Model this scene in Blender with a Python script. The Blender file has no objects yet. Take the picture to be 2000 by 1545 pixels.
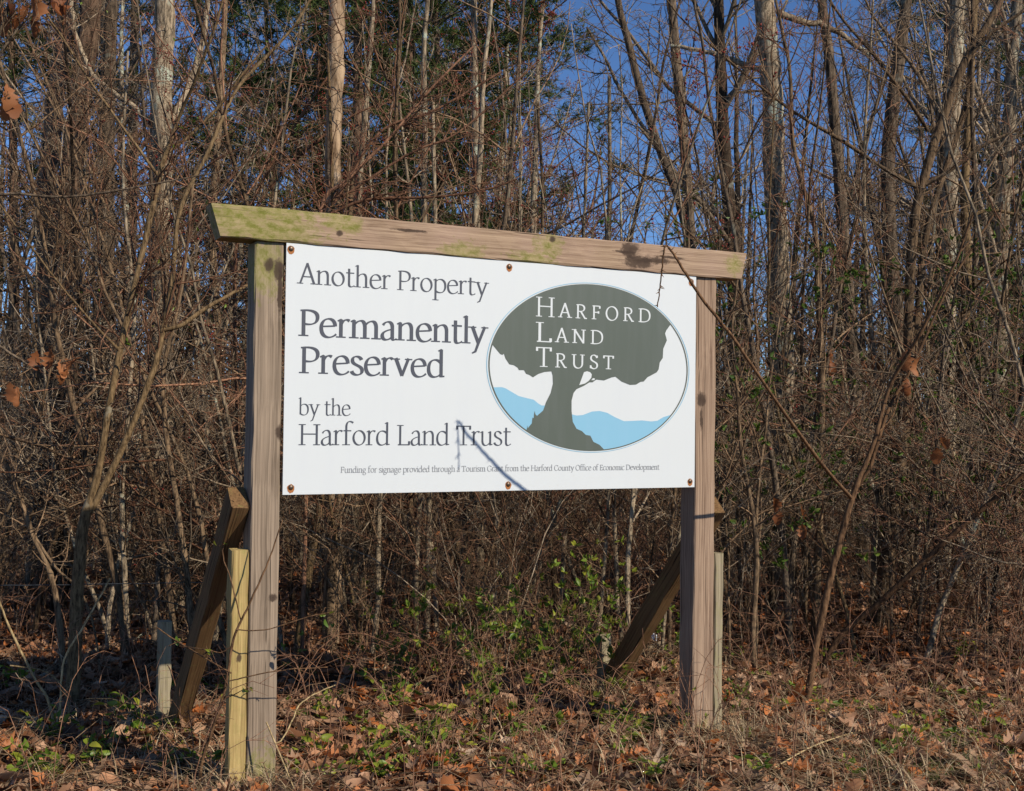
import bpy, bmesh, math, random
import numpy as np
from mathutils import Vector, Matrix, noise
from mathutils.geometry import tessellate_polygon

S = bpy.context.scene
C = S.collection
# ------------------------------------------------------------------ camera, world, sun, exposure
IW, IH, FPX = 2000.0, 1545.0, 2326.5
PITCH, ROLL, CAMZ = 0.0217, 0.0116, 1.84
cp, sp, cr, sr = math.cos(PITCH), math.sin(PITCH), math.cos(ROLL), math.sin(ROLL)
FW = np.array([0, cp, sp]); r0 = np.array([1., 0, 0]); u0 = np.array([0, -sp, cp])
RT = cr * r0 + sr * u0; UP = -sr * r0 + cr * u0
cam = bpy.data.cameras.new('camera'); camo = bpy.data.objects.new('camera', cam); C.objects.link(camo)
cam.sensor_width = 36; cam.lens = FPX / IW * 36; cam.clip_end = 1000; cam.clip_start = 0.05
camo.matrix_world = Matrix(((RT[0], UP[0], -FW[0], 0), (RT[1], UP[1], -FW[1], 0), (RT[2], UP[2], -FW[2], CAMZ), (0, 0, 0, 1)))
S.camera = camo
SUN_AZ, SUN_EL = math.radians(53), math.radians(33.8)      # right of the camera's back
w = bpy.data.worlds.new('World'); S.world = w; w.use_nodes = True
nt = w.node_tree; bg = nt.nodes['Background']; sky = nt.nodes.new('ShaderNodeTexSky')
sky.sky_type = 'NISHITA'; sky.sun_disc = False; sky.sun_elevation = SUN_EL; sky.sun_rotation = math.pi - SUN_AZ
sky.altitude = 200; sky.air_density = 0.7; sky.dust_density = 0.0; sky.ozone_density = 8.0
nt.links.new(sky.outputs[0], bg.inputs[0]); bg.inputs[1].default_value = 0.125
sun = bpy.data.lights.new('sun', 'SUN'); suno = bpy.data.objects.new('sun', sun); C.objects.link(suno)
sun.energy = 5.0; sun.angle = math.radians(0.53); sun.color = (1.0, 0.91, 0.78)
tosun = Vector((math.sin(SUN_AZ) * math.cos(SUN_EL), -math.cos(SUN_AZ) * math.cos(SUN_EL), math.sin(SUN_EL)))
suno.rotation_euler = tosun.to_track_quat('Z', 'Y').to_euler()
suno.location = tosun * 30
S.view_settings.view_transform = 'Standard'; S.view_settings.look = 'None'
S.view_settings.exposure = 0.0; S.view_settings.gamma = 1.0
S.render.engine = 'CYCLES'
S.cycles.max_bounces = 3; S.cycles.diffuse_bounces = 1; S.cycles.transparent_max_bounces = 4

# ------------------------------------------------------------------ helpers
def ray(x, y):
    return ((x - IW / 2) * RT - (y - IH / 2) * UP) / FPX + FW
def at(x, y, d):                     # the point seen at a pixel, d metres in front of the camera (along +Y)
    v = ray(x, y); return v * (d / v[1]) + np.array([0, 0, CAMZ])
def ground_at(x, y):
    v = ray(x, y); return v * (-CAMZ / v[2]) + np.array([0, 0, CAMZ])
def gz(x, y):
    x = np.asarray(x, float); y = np.asarray(y, float)
    return 0.022 * np.sin(1.9 * x + 0.7 * y) + 0.018 * np.sin(3.3 * y - 1.3 * x + 1) + 0.012 * np.sin(5.1 * x + 2.2 * y + 2) \
        + 0.05 * np.sin(0.33 * x + 0.4) * np.clip((y - 9) / 10, 0, 1)
def tag(o, label=None, cat=None, group=None, kind=None):
    if label: o['label'] = label
    if cat: o['category'] = cat
    if group: o['group'] = group
    if kind: o['kind'] = kind
    return o
def empty(name, loc=(0, 0, 0), rz=0):
    o = bpy.data.objects.new(name, None); C.objects.link(o); o.location = loc; o.rotation_euler = (0, 0, rz)
    o.empty_display_size = 0.1
    return o
def link(name, me, mat=None, parent=None):
    if mat is not None and not len(me.materials): me.materials.append(mat)
    o = bpy.data.objects.new(name, me); C.objects.link(o)
    if parent: o.parent = parent
    return o
def np_mesh(name, V, F, smooth=True, col=None):
    """V (n,3), F (m,k) all faces with k corners"""
    me = bpy.data.meshes.new(name); V = np.asarray(V, np.float32); F = np.asarray(F, np.int32); m, k = F.shape
    me.vertices.add(len(V)); me.vertices.foreach_set('co', V.ravel())
    me.loops.add(m * k); me.loops.foreach_set('vertex_index', F.ravel())
    me.polygons.add(m); me.polygons.foreach_set('loop_start', np.arange(m, dtype=np.int32) * k)
    me.polygons.foreach_set('loop_total', np.full(m, k, np.int32))
    me.polygons.foreach_set('use_smooth', np.full(m, smooth))
    if col is not None:
        a = me.attributes.new('tint', 'FLOAT', 'POINT'); a.data.foreach_set('value', np.asarray(col, np.float32))
    me.update(calc_edges=True); me.validate(); return me
def tubes(branches):
    """branches: list of (P (M,K,3), R (M,K), sides) -> V, F(quads)"""
    Vs, Fs, off = [], [], 0
    for P, R, n in branches:
        M, K, _ = P.shape
        T = np.gradient(P, axis=1); T /= np.linalg.norm(T, axis=2, keepdims=True) + 1e-9
        D = P[:, -1] - P[:, 0]; ref = np.zeros((M, 3)); ref[np.arange(M), np.argmin(np.abs(D), axis=1)] = 1
        A = np.cross(T, ref[:, None, :]); A /= np.linalg.norm(A, axis=2, keepdims=True) + 1e-9
        B = np.cross(T, A)
        th = np.arange(n) * 2 * math.pi / n
        V = P[:, :, None, :] + R[:, :, None, None] * (np.cos(th)[None, None, :, None] * A[:, :, None, :] + np.sin(th)[None, None, :, None] * B[:, :, None, :])
        ids = off + np.arange(M * K * n).reshape(M, K, n); nx = np.roll(ids, -1, axis=2)
        F = np.stack([ids[:, :-1], nx[:, :-1], nx[:, 1:], ids[:, 1:]], axis=-1).reshape(-1, 4)
        Vs.append(V.reshape(-1, 3)); Fs.append(F); off += M * K * n
    return np.concatenate(Vs), np.concatenate(Fs)
def tube_mesh(name, branches): return np_mesh(name, *tubes(branches))
def smooth_line(pts, wid, K):
    """resample a traced polyline with a Catmull-Rom spline"""
    P = np.array(pts, float); W = np.array(wid, float); n = len(P)
    Q = np.vstack([2 * P[0] - P[1], P, 2 * P[-1] - P[-2]])
    out, rad = [], []
    for s in np.linspace(0, n - 1 - 1e-6, K):
        i = int(s); t = s - i; a, b, c, d = Q[i], Q[i + 1], Q[i + 2], Q[i + 3]
        out.append(0.5 * ((2 * b) + (c - a) * t + (2 * a - 5 * b + 4 * c - d) * t * t + (3 * b - a - 3 * c + d) * t ** 3))
        rad.append(W[i] * (1 - t) + W[i + 1] * t)
    return np.array(out), np.array(rad)
def spawn(rng, P, R, n, t=(0.2, 1), ang=0.8, ln=0.5, K=5, up=0.05, wig=0.12, rmul=0.55, rmin=0.0015, taper=0.4, spread=0.25):
    M, Kp, _ = P.shape; idx = np.repeat(np.arange(M), n); N = len(idx)
    tt = rng.uniform(t[0], t[1], N); f = np.clip(tt * (Kp - 1), 0, Kp - 1.001); i = f.astype(int); a = (f - i)[:, None]
    pos = P[idx, i] * (1 - a) + P[idx, i + 1] * a; rr = R[idx, i] * (1 - a[:, 0]) + R[idx, i + 1] * a[:, 0]
    tan = P[idx, i + 1] - P[idx, i]; tan /= np.linalg.norm(tan, axis=1, keepdims=True) + 1e-9
    plen = np.linalg.norm(np.diff(P, axis=1), axis=2).sum(1)[idx]
    v = rng.normal(size=(N, 3)); v -= (v * tan).sum(1, keepdims=True) * tan; v /= np.linalg.norm(v, axis=1, keepdims=True) + 1e-9
    an = (ang + rng.normal(size=N) * spread)[:, None]
    d = np.cos(an) * tan + np.sin(an) * v
    L = plen * ln * (1 - 0.55 * tt) * rng.uniform(0.45, 1.25, N)
    out = np.zeros((N, K, 3)); out[:, 0] = pos; q = pos.copy()
    for k in range(1, K):
        d = d + np.array([0, 0, up]) + rng.normal(size=(N, 3)) * wig
        d /= np.linalg.norm(d, axis=1, keepdims=True); q = q + d * (L / (K - 1))[:, None]; out[:, k] = q
    rad = np.maximum(rr * rmul, rmin)[:, None] * np.linspace(1, taper, K)[None]
    return out, rad
def tips(rng, P, n, jit=0.01):
    """n random points and directions on the branches"""
    M, K, _ = P.shape; i = rng.integers(0, M, n); f = rng.uniform(0.2, 1, n) * (K - 1.001); j = f.astype(int); a = (f - j)[:, None]
    p = P[i, j] * (1 - a) + P[i, j + 1] * a; d = P[i, j + 1] - P[i, j]; d /= np.linalg.norm(d, axis=1, keepdims=True) + 1e-9
    return p + rng.normal(size=(n, 3)) * jit, d

# ------------------------------------------------------------------ materials
def new_mat(name, rough=0.85, spec=0.2):
    m = bpy.data.materials.new(name); m.use_nodes = True; nt = m.node_tree; b = nt.nodes['Principled BSDF']
    b.inputs['Roughness'].default_value = rough; b.inputs['Specular IOR Level'].default_value = spec
    return m, nt, b
def N(nt, t, **kw):
    n = nt.nodes.new(t)
    for k, v in kw.items(): setattr(n, k, v)
    return n
def noise_tex(nt, vec, scale, detail=4, rough=0.55, mapping=None):
    if mapping:
        mp = N(nt, 'ShaderNodeMapping'); mp.inputs['Scale'].default_value = mapping; nt.links.new(vec, mp.inputs[0]); vec = mp.outputs[0]
    n = N(nt, 'ShaderNodeTexNoise'); n.inputs['Scale'].default_value = scale; n.inputs['Detail'].default_value = detail
    n.inputs['Roughness'].default_value = rough; nt.links.new(vec, n.inputs['Vector']); return n.outputs['Fac']
def ramp(nt, fac, stops):
    r = N(nt, 'ShaderNodeValToRGB'); e = r.color_ramp.elements
    while len(e) < len(stops): e.new(0.5)
    for el, (p, c) in zip(e, stops): el.position = p; el.color = tuple(c) + (1,) if len(c) == 3 else c
    nt.links.new(fac, r.inputs[0]); return r.outputs[0]
def mix(nt, fac, a, b, mode='MIX'):
    m = N(nt, 'ShaderNodeMix', data_type='RGBA', blend_type=mode)
    for s, v in ((0, fac), (6, a), (7, b)):
        if hasattr(v, 'is_linked'): nt.links.new(v, m.inputs[s])
        else: m.inputs[s].default_value = v if s == 0 else tuple(v) + (1,)
    return m.outputs[2]
def mth(nt, op, a, b=0.0):
    m = N(nt, 'ShaderNodeMath', operation=op, use_clamp=False)
    for s, v in ((0, a), (1, b)):
        if hasattr(v, 'is_linked'): nt.links.new(v, m.inputs[s])
        else: m.inputs[s].default_value = v
    return m.outputs[0]
def bump(nt, b, h, strength=0.5, dist=0.01):
    n = N(nt, 'ShaderNodeBump'); n.inputs['Strength'].default_value = strength; n.inputs['Distance'].default_value = dist
    nt.links.new(h, n.inputs['Height']); nt.links.new(n.outputs[0], b.inputs['Normal'])
def coords(nt, which='Object'): return N(nt, 'ShaderNodeTexCoord').outputs[which]

def bark(name, dark, light, lichen=None, scale=14.0, ridge=0.6, lich_amt=0.58, vary=0.85):
    dark = (dark[0] * .62, dark[1] * .58, dark[2] * .5); light = (light[0] * 1.12, light[1] * 1.06, light[2] * .92)
    m, nt, b = new_mat(name, 0.9, 0.15); co = coords(nt)
    n1 = noise_tex(nt, co, scale * 2.6, 6, 0.72, (1, 1, 0.2)); n2 = noise_tex(nt, co, scale * 0.22, 3)
    col = ramp(nt, n1, [(0.36, dark), (0.62, light)])
    oi = N(nt, 'ShaderNodeObjectInfo')
    col = mix(nt, mth(nt, 'MULTIPLY', mth(nt, 'POWER', oi.outputs['Random'], 1.3), vary), col, (0.20, 0.17, 0.15), 'MULTIPLY')
    if lichen:
        lm = ramp(nt, n2, [(lich_amt, (0, 0, 0)), (lich_amt + 0.08, (1, 1, 1))]); col = mix(nt, lm, col, lichen)
    nt.links.new(col, b.inputs['Base Color']); bump(nt, b, n1, min(1, ridge * 1.3), 0.02); return m
M = {}
M['bark_grey'] = bark('bark_grey', (0.075, 0.060, 0.047), (0.47, 0.385, 0.29), (0.42, 0.44, 0.33), vary=0.4)
M['bark_brown'] = bark('bark_brown', (0.06, 0.040, 0.028), (0.31, 0.22, 0.145), None, 16)
M['bark_dark'] = bark('bark_dark', (0.04, 0.030, 0.024), (0.24, 0.185, 0.14), (0.22, 0.22, 0.17), 12, 0.8, 0.66)
M['bark_pine'] = bark('bark_pine', (0.045, 0.03, 0.022), (0.30, 0.205, 0.15), (0.20, 0.19, 0.16), 9, 1.0, 0.66)
M['bark_dead'] = bark('bark_dead', (0.30, 0.20, 0.13), (0.66, 0.50, 0.36), (0.62, 0.56, 0.48), 7, 0.3, 0.56)
M['bark_smooth'] = bark('bark_smooth', (0.075, 0.05, 0.028), (0.25, 0.175, 0.10), (0.26, 0.22, 0.15), 30, 0.2, 0.66, 0.4)
M['twig_red'] = bark('twig_red', (0.13, 0.06, 0.045), (0.40, 0.225, 0.15), None, 20, 0.1)
M['twig_grey'] = bark('twig_grey', (0.13, 0.10, 0.078), (0.50, 0.41, 0.32), None, 20, 0.1)
M['twig_brown'] = bark('twig_brown', (0.09, 0.055, 0.035), (0.37, 0.255, 0.17), None, 20, 0.1)
M['thorn_stem'] = bark('thorn_stem', (0.06, 0.032, 0.02), (0.22, 0.13, 0.075), None, 25, 0.1, 0.58, 0.4)
M['straw'] = bark('straw', (0.36, 0.27, 0.15), (0.60, 0.47, 0.28), None, 30, 0.05)

def leaf_mat(name, stops, attr=True, trans=0.25, rough=0.6):
    m, nt, b = new_mat(name, rough, 0.3)
    if attr:
        a = N(nt, 'ShaderNodeAttribute'); a.attribute_name = 'tint'; f = a.outputs['Fac']
    else: f = N(nt, 'ShaderNodeObjectInfo').outputs['Random']
    col = ramp(nt, f, stops)
    n = noise_tex(nt, coords(nt), 35, 3); col = mix(nt, mth(nt, 'MULTIPLY', n, 0.4), col, (0.5, 0.42, 0.36), 'MULTIPLY')
    nt.links.new(col, b.inputs['Base Color'])
    tr = N(nt, 'ShaderNodeBsdfTranslucent'); nt.links.new(col, tr.inputs[0]); mx = N(nt, 'ShaderNodeMixShader'); mx.inputs[0].default_value = trans
    out = nt.nodes['Material Output']; nt.links.new(b.outputs[0], mx.inputs[1]); nt.links.new(tr.outputs[0], mx.inputs[2]); nt.links.new(mx.outputs[0], out.inputs[0])
    return m
BROWN = [(0.0, (0.075, 0.034, 0.018)), (0.2, (0.22, 0.098, 0.045)), (0.34, (0.38, 0.25, 0.16)), (0.5, (0.46, 0.215, 0.10)), (0.63, (0.58, 0.35, 0.21)), (0.76, (0.60, 0.19, 0.048)), (0.88, (0.34, 0.16, 0.075)), (1.0, (0.72, 0.53, 0.36))]
M['litter'] = leaf_mat('litter', BROWN)
M['oak_leaf'] = leaf_mat('oak_leaf', BROWN, attr=False, trans=0.2)
M['hang_leaf'] = leaf_mat('hang_leaf', [(0, (0.26, 0.09, 0.03)), (1, (0.46, 0.19, 0.075))], attr=False, trans=0.35)
M['green_leaf'] = leaf_mat('green_leaf', [(0, (0.09, 0.17, 0.02)), (0.6, (0.20, 0.29, 0.035)), (1, (0.40, 0.40, 0.045))], trans=0.35, rough=0.4)
M['green_dark'] = leaf_mat('green_dark', [(0, (0.045, 0.10, 0.015)), (0.7, (0.11, 0.18, 0.022)), (1, (0.18, 0.24, 0.035))], trans=0.3)
M['needle'] = leaf_mat('needle', [(0, (0.035, 0.065, 0.014)), (1, (0.11, 0.15, 0.032))], trans=0.2)
M['bud_red'] = leaf_mat('bud_red', [(0, (0.28, 0.035, 0.03)), (1, (0.42, 0.08, 0.05))], trans=0.3)
M['grass'] = leaf_mat('grass', [(0, (0.08, 0.15, 0.02)), (0.6, (0.16, 0.22, 0.04)), (1, (0.42, 0.34, 0.16))], trans=0.3)
M['dry_grass'] = leaf_mat('dry_grass', [(0, (0.34, 0.23, 0.12)), (1, (0.70, 0.56, 0.35))], trans=0.2)

m, nt, b = new_mat('soil', 0.95, 0.1); co = coords(nt)
n1 = noise_tex(nt, co, 9, 6, 0.65); n2 = noise_tex(nt, co, 70, 4)
c1 = ramp(nt, n1, [(0.3, (0.045, 0.027, 0.018)), (0.6, (0.14, 0.082, 0.05)), (0.8, (0.21, 0.13, 0.08))])
nt.links.new(mix(nt, n2, c1, (0.55, 0.45, 0.4), 'MULTIPLY'), b.inputs['Base Color']); bump(nt, b, n2, 0.8, 0.02); M['soil'] = m

def timber_mat(name, dark, light, moss=(), knots=(), streak=None, moss_all=0.0, seed=0):
    """grain runs along local X; moss / knots: (x, y, z, radius) stains in object space"""
    dark = (dark[0] * 1.25, dark[1] * 1.25, dark[2] * 1.15); light = (light[0] * 1.05, light[1] * 1.02, light[2] * .92)
    m, nt, b = new_mat(name, 0.88, 0.15); co = coords(nt)
    off = N(nt, 'ShaderNodeVectorMath', operation='ADD'); off.inputs[1].default_value = (seed * 3.1, seed * 1.7, seed * 0.9); nt.links.new(co, off.inputs[0])
    warp = N(nt, 'ShaderNodeTexNoise'); warp.inputs['Scale'].default_value = 2.2; nt.links.new(off.outputs[0], warp.inputs['Vector'])
    wv = N(nt, 'ShaderNodeVectorMath', operation='MULTIPLY_ADD'); wv.inputs[1].default_value = (0.0, 0.022, 0.022)
    nt.links.new(warp.outputs['Color'], wv.inputs[0]); nt.links.new(off.outputs[0], wv.inputs[2]); vec = wv.outputs[0]
    g1 = noise_tex(nt, vec, 1.0, 3, 0.5, (0.8, 120, 120)); g2 = noise_tex(nt, vec, 1.0, 4, 0.6, (3.0, 330, 330)); g3 = noise_tex(nt, vec, 3.0, 3)
    col = ramp(nt, g1, [(0.28, dark), (0.5, tuple(0.6 * l + 0.4 * d for l, d in zip(light, dark))), (0.66, light)])
    col = mix(nt, mth(nt, 'MULTIPLY', g2, 0.75), col, (0.62, 0.58, 0.55), 'MULTIPLY')
    col = mix(nt, ramp(nt, g3, [(0.4, (0, 0, 0)), (0.75, (0.5, 0.5, 0.5))]), col, streak or tuple(0.8 * x for x in light))
    crack = ramp(nt, noise_tex(nt, vec, 1.0, 2, 0.4, (0.7, 75, 75)), [(0.29, (0.9, 0.9, 0.9)), (0.335, (0, 0, 0))])
    col = mix(nt, crack, col, tuple(0.3 * x for x in dark))
    def spot(x, y, z, r, sx=1.0):
        v = N(nt, 'ShaderNodeVectorMath', operation='SUBTRACT'); v.inputs[1].default_value = (x, y, z); nt.links.new(co, v.inputs[0])
        s = N(nt, 'ShaderNodeVectorMath', operation='MULTIPLY'); s.inputs[1].default_value = (1 / (r * sx), 0.4 / r, 1 / r); nt.links.new(v.outputs[0], s.inputs[0])
        l = N(nt, 'ShaderNodeVectorMath', operation='LENGTH'); nt.links.new(s.outputs[0], l.inputs[0]); return l.outputs['Value']
    mn = noise_tex(nt, off.outputs[0], 30, 6, 0.75, (0.6, 1, 1))
    if moss_all > 0:
        col = mix(nt, ramp(nt, mn, [(0.62 - 0.35 * moss_all, (0, 0, 0)), (0.85, (0.8, 0.8, 0.8))]), col, (0.25, 0.245, 0.07))
    for (x, y, z, r, sx) in moss:
        k = mth(nt, 'SUBTRACT', mth(nt, 'ADD', mth(nt, 'MULTIPLY', mn, 2.0), -0.35), mth(nt, 'MULTIPLY', spot(x, y, z, r, sx), 0.55))
        col = mix(nt, ramp(nt, k, [(0.02, (0, 0, 0)), (0.16, (0.45, 0.45, 0.45)), (0.45, (0.72, 0.72, 0.72)), (0.7, (0.9, 0.9, 0.9))]), col, ramp(nt, mn, [(0.42, (0.33, 0.28, 0.115)), (0.6, (0.17, 0.17, 0.035))]))
    for (x, y, z, r, sx) in knots:
        k = mth(nt, 'MULTIPLY', mth(nt, 'ADD', spot(x, y, z, r, sx), mth(nt, 'MULTIPLY', mth(nt, 'SUBTRACT', mn, 0.5), 2.6)), 0.7)
        col = mix(nt, ramp(nt, k, [(0.0, (0.95, 0.95, 0.95)), (0.6, (0.85, 0.85, 0.85)), (0.8, (0.35, 0.35, 0.35)), (0.98, (0.0, 0, 0))]), col, (0.055, 0.036, 0.026))
    nt.links.new(col, b.inputs['Base Color']); bump(nt, b, mth(nt, 'SUBTRACT', g2, crack), 0.35, 0.004); return m

def plain(name, c, rough=0.5, spec=0.4, metal=0.0, dirt=0.0, dirtc=(0.5, 0.5, 0.48)):
    m, nt, b = new_mat(name, rough, spec); b.inputs['Metallic'].default_value = metal
    b.inputs['Base Color'].default_value = tuple(c) + (1,)
    if dirt:
        n = noise_tex(nt, coords(nt), 5, 5, 0.6, (3.0, 1, 0.35)); f = mth(nt, 'MULTIPLY', ramp(nt, n, [(0.45, (0, 0, 0)), (0.8, (1, 1, 1))]), dirt)
        nt.links.new(mix(nt, f, c, dirtc), b.inputs['Base Color'])
    return m
M['panel'] = plain('panel', (0.61, 0.64, 0.635), 0.45, 0.35, 0, 0.25, (0.55, 0.58, 0.61))
M['ink'] = plain('ink', (0.055, 0.062, 0.08), 0.5, 0.4)
M['ink_small'] = plain('ink_small', (0.22, 0.23, 0.245), 0.5)
M['logo_green'] = plain('logo_green', (0.085, 0.102, 0.08), 0.45, 0.4, 0, 0.4, (0.13, 0.145, 0.13))
M['logo_blue'] = plain('logo_blue', (0.22, 0.45, 0.59), 0.45, 0.4, 0, 0.25, (0.27, 0.47, 0.62))
M['logo_white'] = plain('logo_white', (0.61, 0.64, 0.635), 0.45)
M['screw'] = plain('screw', (0.13, 0.09, 0.06), 0.42, 0.5, 0.7)
M['rust'] = plain('rust', (0.36, 0.14, 0.045), 0.9)
M['scrap'] = plain('scrap', (0.78, 0.80, 0.83), 0.5)
M['wire'] = plain('wire', (0.05, 0.055, 0.06), 0.5, 0.4, 0.4)

# ------------------------------------------------------------------ ground: one sheet to the horizon
def axis(lo, hi, fine_lo, fine_hi, step):
    a = list(np.arange(fine_lo, fine_hi + 1e-6, step)); s = step; x = fine_hi
    while x < hi: s *= 1.35; x += s; a.append(min(x, hi))
    s = step; x = fine_lo
    while x > lo: s *= 1.35; x -= s; a.insert(0, max(x, lo))
    return np.array(a)
gx = axis(-320, 320, -7, 7, 0.11); gy = axis(-60, 620, 4, 18, 0.11)
X, Y = np.meshgrid(gx, gy); rg = np.random.default_rng(5)
Z = gz(X, Y) + rg.normal(size=X.shape) * 0.006
V = np.stack([X, Y, Z], -1).reshape(-1, 3); ids = np.arange(X.size).reshape(X.shape)
F = np.stack([ids[:-1, :-1], ids[:-1, 1:], ids[1:, 1:], ids[1:, :-1]], -1).reshape(-1, 4)
ground = link('ground', np_mesh('ground', V, F), M['soil']); tag(ground, 'brown forest floor of soil covered with fallen leaves', 'ground', kind='structure')

# ------------------------------------------------------------------ the sign
TH = 0.4826; SX, SY = -1.1019, 5.7552; PTOP = 0.8518 + CAMZ; PW, PH = 2.438, 1.219
sign = empty('wooden_sign', (SX, SY, 0), TH)
tag(sign, 'white property sign board on weathered wooden posts with a slanted-end cap beam', 'sign')
dvec = np.array([math.cos(TH), math.sin(TH), 0]); nvec = np.array([math.sin(TH), -math.cos(TH), 0])
def uv(px, py):                       # photo pixel -> metres on the board (right, down)
    v = ray(px, py); o = np.array([0, 0, CAMZ]); TL = np.array([SX, SY, PTOP])
    p = o + v * (((TL - o) @ nvec) / (v @ nvec)) - TL
    return np.array([p @ dvec, -p[2]])

def timber(name, mat, size, mtx, parent, cut=(0, 0), seed=0, nseg=14, rough=0.0016):
    """beam along local X (0..L), y and z centred; cut = how much the +z edge sticks out beyond the -z edge at either end"""
    L, wd, ht = size; bm = bmesh.new(); rngl = random.Random(seed); rings = []
    ch = 0.006
    prof = [(-wd / 2 + ch, -ht / 2), (wd / 2 - ch, -ht / 2), (wd / 2, -ht / 2 + ch), (wd / 2, ht / 2 - ch), (wd / 2 - ch, ht / 2), (-wd / 2 + ch, ht / 2), (-wd / 2, ht / 2 - ch), (-wd / 2, -ht / 2 + ch)]
    for i in range(nseg + 1):
        t = i / nseg; ring = []
        for (y, z) in prof:
            k = z / ht + 0.5; x0 = cut[0] * (1 - k); x1 = L - cut[1] * (1 - k)
            j = [rngl.gauss(0, rough) for _ in range(3)]
            ring.append(bm.verts.new((x0 + (x1 - x0) * t + j[0] * 1.5, y + j[1], z + j[2])))
        rings.append(ring)
    for a, b2 in zip(rings, rings[1:]):
        for k in range(8): bm.faces.new((a[k], a[(k + 1) % 8], b2[(k + 1) % 8], b2[k]))
    bm.faces.new(list(reversed(rings[0]))); bm.faces.new(rings[-1])
    bmesh.ops.recalc_face_normals(bm, faces=bm.faces[:])
    me = bpy.data.meshes.new(name); bm.to_mesh(me); bm.free()
    o = link(name, me, mat, parent); o.matrix_local = mtx; return o
def frame_mtx(p, ax, ay):             # local X along ax, local Y near ay
    ax = Vector(ax).normalized(); az = ax.cross(Vector(ay)).normalized(); ay = az.cross(ax)
    return Matrix(((ax.x, ay.x, az.x, p[0]), (ax.y, ay.y, az.y, p[1]), (ax.z, ay.z, az.z, p[2]), (0, 0, 0, 1)))
GREY_D, GREY_L = (0.105, 0.078, 0.06), (0.39, 0.31, 0.245)
PINK_D, PINK_L = (0.135, 0.085, 0.062), (0.43, 0.315, 0.24)
# sign-local axes: x along the board, y to the back, z up; the board's face is y = 0
# post local X is up, local Y runs to the back, so local Z = world -x of the sign (right of X x Y)
post_mtx = lambda x, y: frame_mtx((x, y, -0.35), (0, 0, 1), (0, 1, 0))
mL = timber_mat('post_wood_grey', GREY_D, GREY_L, moss=[(2.93, -0.07, 0.03, 0.10, 1.5), (0.42, -0.07, 0, 0.10, 1.8)], knots=[(2.93, -0.07, 0.0, 0.022, 1.4), (2.91, -0.07, -0.045, 0.024, 1.8), (1.33, -0.07, -0.045, 0.017, 1.0), (2.12, -0.07, -0.07, 0.025, 1.3), (2.80, -0.07, -0.055, 0.012, 7)], seed=1)
mR = timber_mat('post_wood_pink', PINK_D, PINK_L, moss=[(0.38, -0.07, 0, 0.06, 1.5)], knots=[(2.33, -0.07, 0.03, 0.028, 1.35), (2.22, -0.07, 0.03, 0.008, 7)], seed=2)
PYC = 0.012 + 0.07
timber('post', mL, (PTOP + 0.35, 0.14, 0.14), post_mtx(-0.078, PYC), sign, seed=1, nseg=20)
timber('post', mR, (PTOP + 0.35, 0.14, 0.145), post_mtx(2.524, PYC), sign, seed=2, nseg=20)
BZ = 0.158
mB = timber_mat('beam_wood', (0.17, 0.11, 0.075), (0.47, 0.35, 0.26), moss=[(0.10, -0.07, 0.02, 0.16, 1.3), (0.32, -0.07, -0.03, 0.15, 1.5), (0.62, -0.07, 0.05, 0.07, 1), (0.70, -0.07, 0.03, 0.05, 1), (1.30, -0.07, -0.06, 0.06, 2.2), (1.82, -0.07, 0.02, 0.07, 1.2), (1.72, -0.07, -0.07, 0.05, 3), (0.3, -0.07, 0.075, 0.05, 6), (3.07, -0.07, 0, 0.06, 1)],
                knots=[(0.63, -0.07, -0.015, 0.013, 1), (1.84, -0.07, 0.055, 0.015, 1), (2.34, -0.07, 0.035, 0.045, 1.1), (2.40, -0.07, -0.025, 0.034, 2.6), (2.52, -0.07, -0.012, 0.016, 6), (2.30, -0.07, 0.02, 0.007, 9), (1.00, -0.07, 0.03, 0.007, 12), (2.62, -0.07, 0.012, 0.008, 10)], streak=(0.40, 0.27, 0.21), seed=3)
# beam: local X along the board, Y to the back, Z up
timber('cap_beam', mB, (3.163, 0.14, BZ), frame_mtx((-0.365, -0.014 + 0.07, PTOP + 0.003 + BZ / 2), (1, 0, 0), (0, 1, 0)), sign, cut=(0.044, 0.041), seed=3, nseg=26, rough=0.0022)
mRail = timber_mat('rail_wood', GREY_D, GREY_L, seed=4)
for z in (PTOP - 0.055, PTOP - PH + 0.06):
    timber('rail', mRail, (2.438, 0.038, 0.089), frame_mtx((0, 0.004 + 0.019, z), (1, 0, 0), (0, 1, 0)), sign, seed=5)
# braces and stakes (boards beside each post, back strut down to a stake)
mOld = timber_mat('stake_wood_yellow', (0.22, 0.145, 0.06), (0.55, 0.42, 0.19), moss_all=0.35, knots=[(1.0, -0.04, 0.0, 0.012, 1.5)], seed=6)
mOld2 = timber_mat('stake_wood_pale', (0.13, 0.105, 0.075), (0.40, 0.345, 0.25), moss_all=0.35, seed=7)
mBr = timber_mat('brace_wood_brown', (0.07, 0.038, 0.018), (0.23, 0.135, 0.065), moss_all=0.2, seed=8)
stake_mtx = lambda x, y, z=-0.3: frame_mtx((x, y, z), (0, 0.0, 1), (0, 1, 0))
def brace(x, y0, z0, y1, z1, seed):
    a, b2 = Vector((x, y1, z1)), Vector((x, y0, z0))
    timber('brace', mBr, ((b2 - a).length, 0.135, 0.085), frame_mtx(a, b2 - a, (0, -1, 1)), sign, seed=seed)
timber('stake', mOld, (1.21 + 0.3, 0.085, 0.082), stake_mtx(-0.193, 0.062), sign, seed=11)
timber('stake', mOld2, (1.08 + 0.3, 0.085, 0.06), stake_mtx(2.639, 0.062), sign, seed=12)
brace(-0.197, 0.065, 1.46, 1.38, 0.02, 13)
brace(2.645, 0.07, 1.36, 1.26, 0.03, 14)
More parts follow.
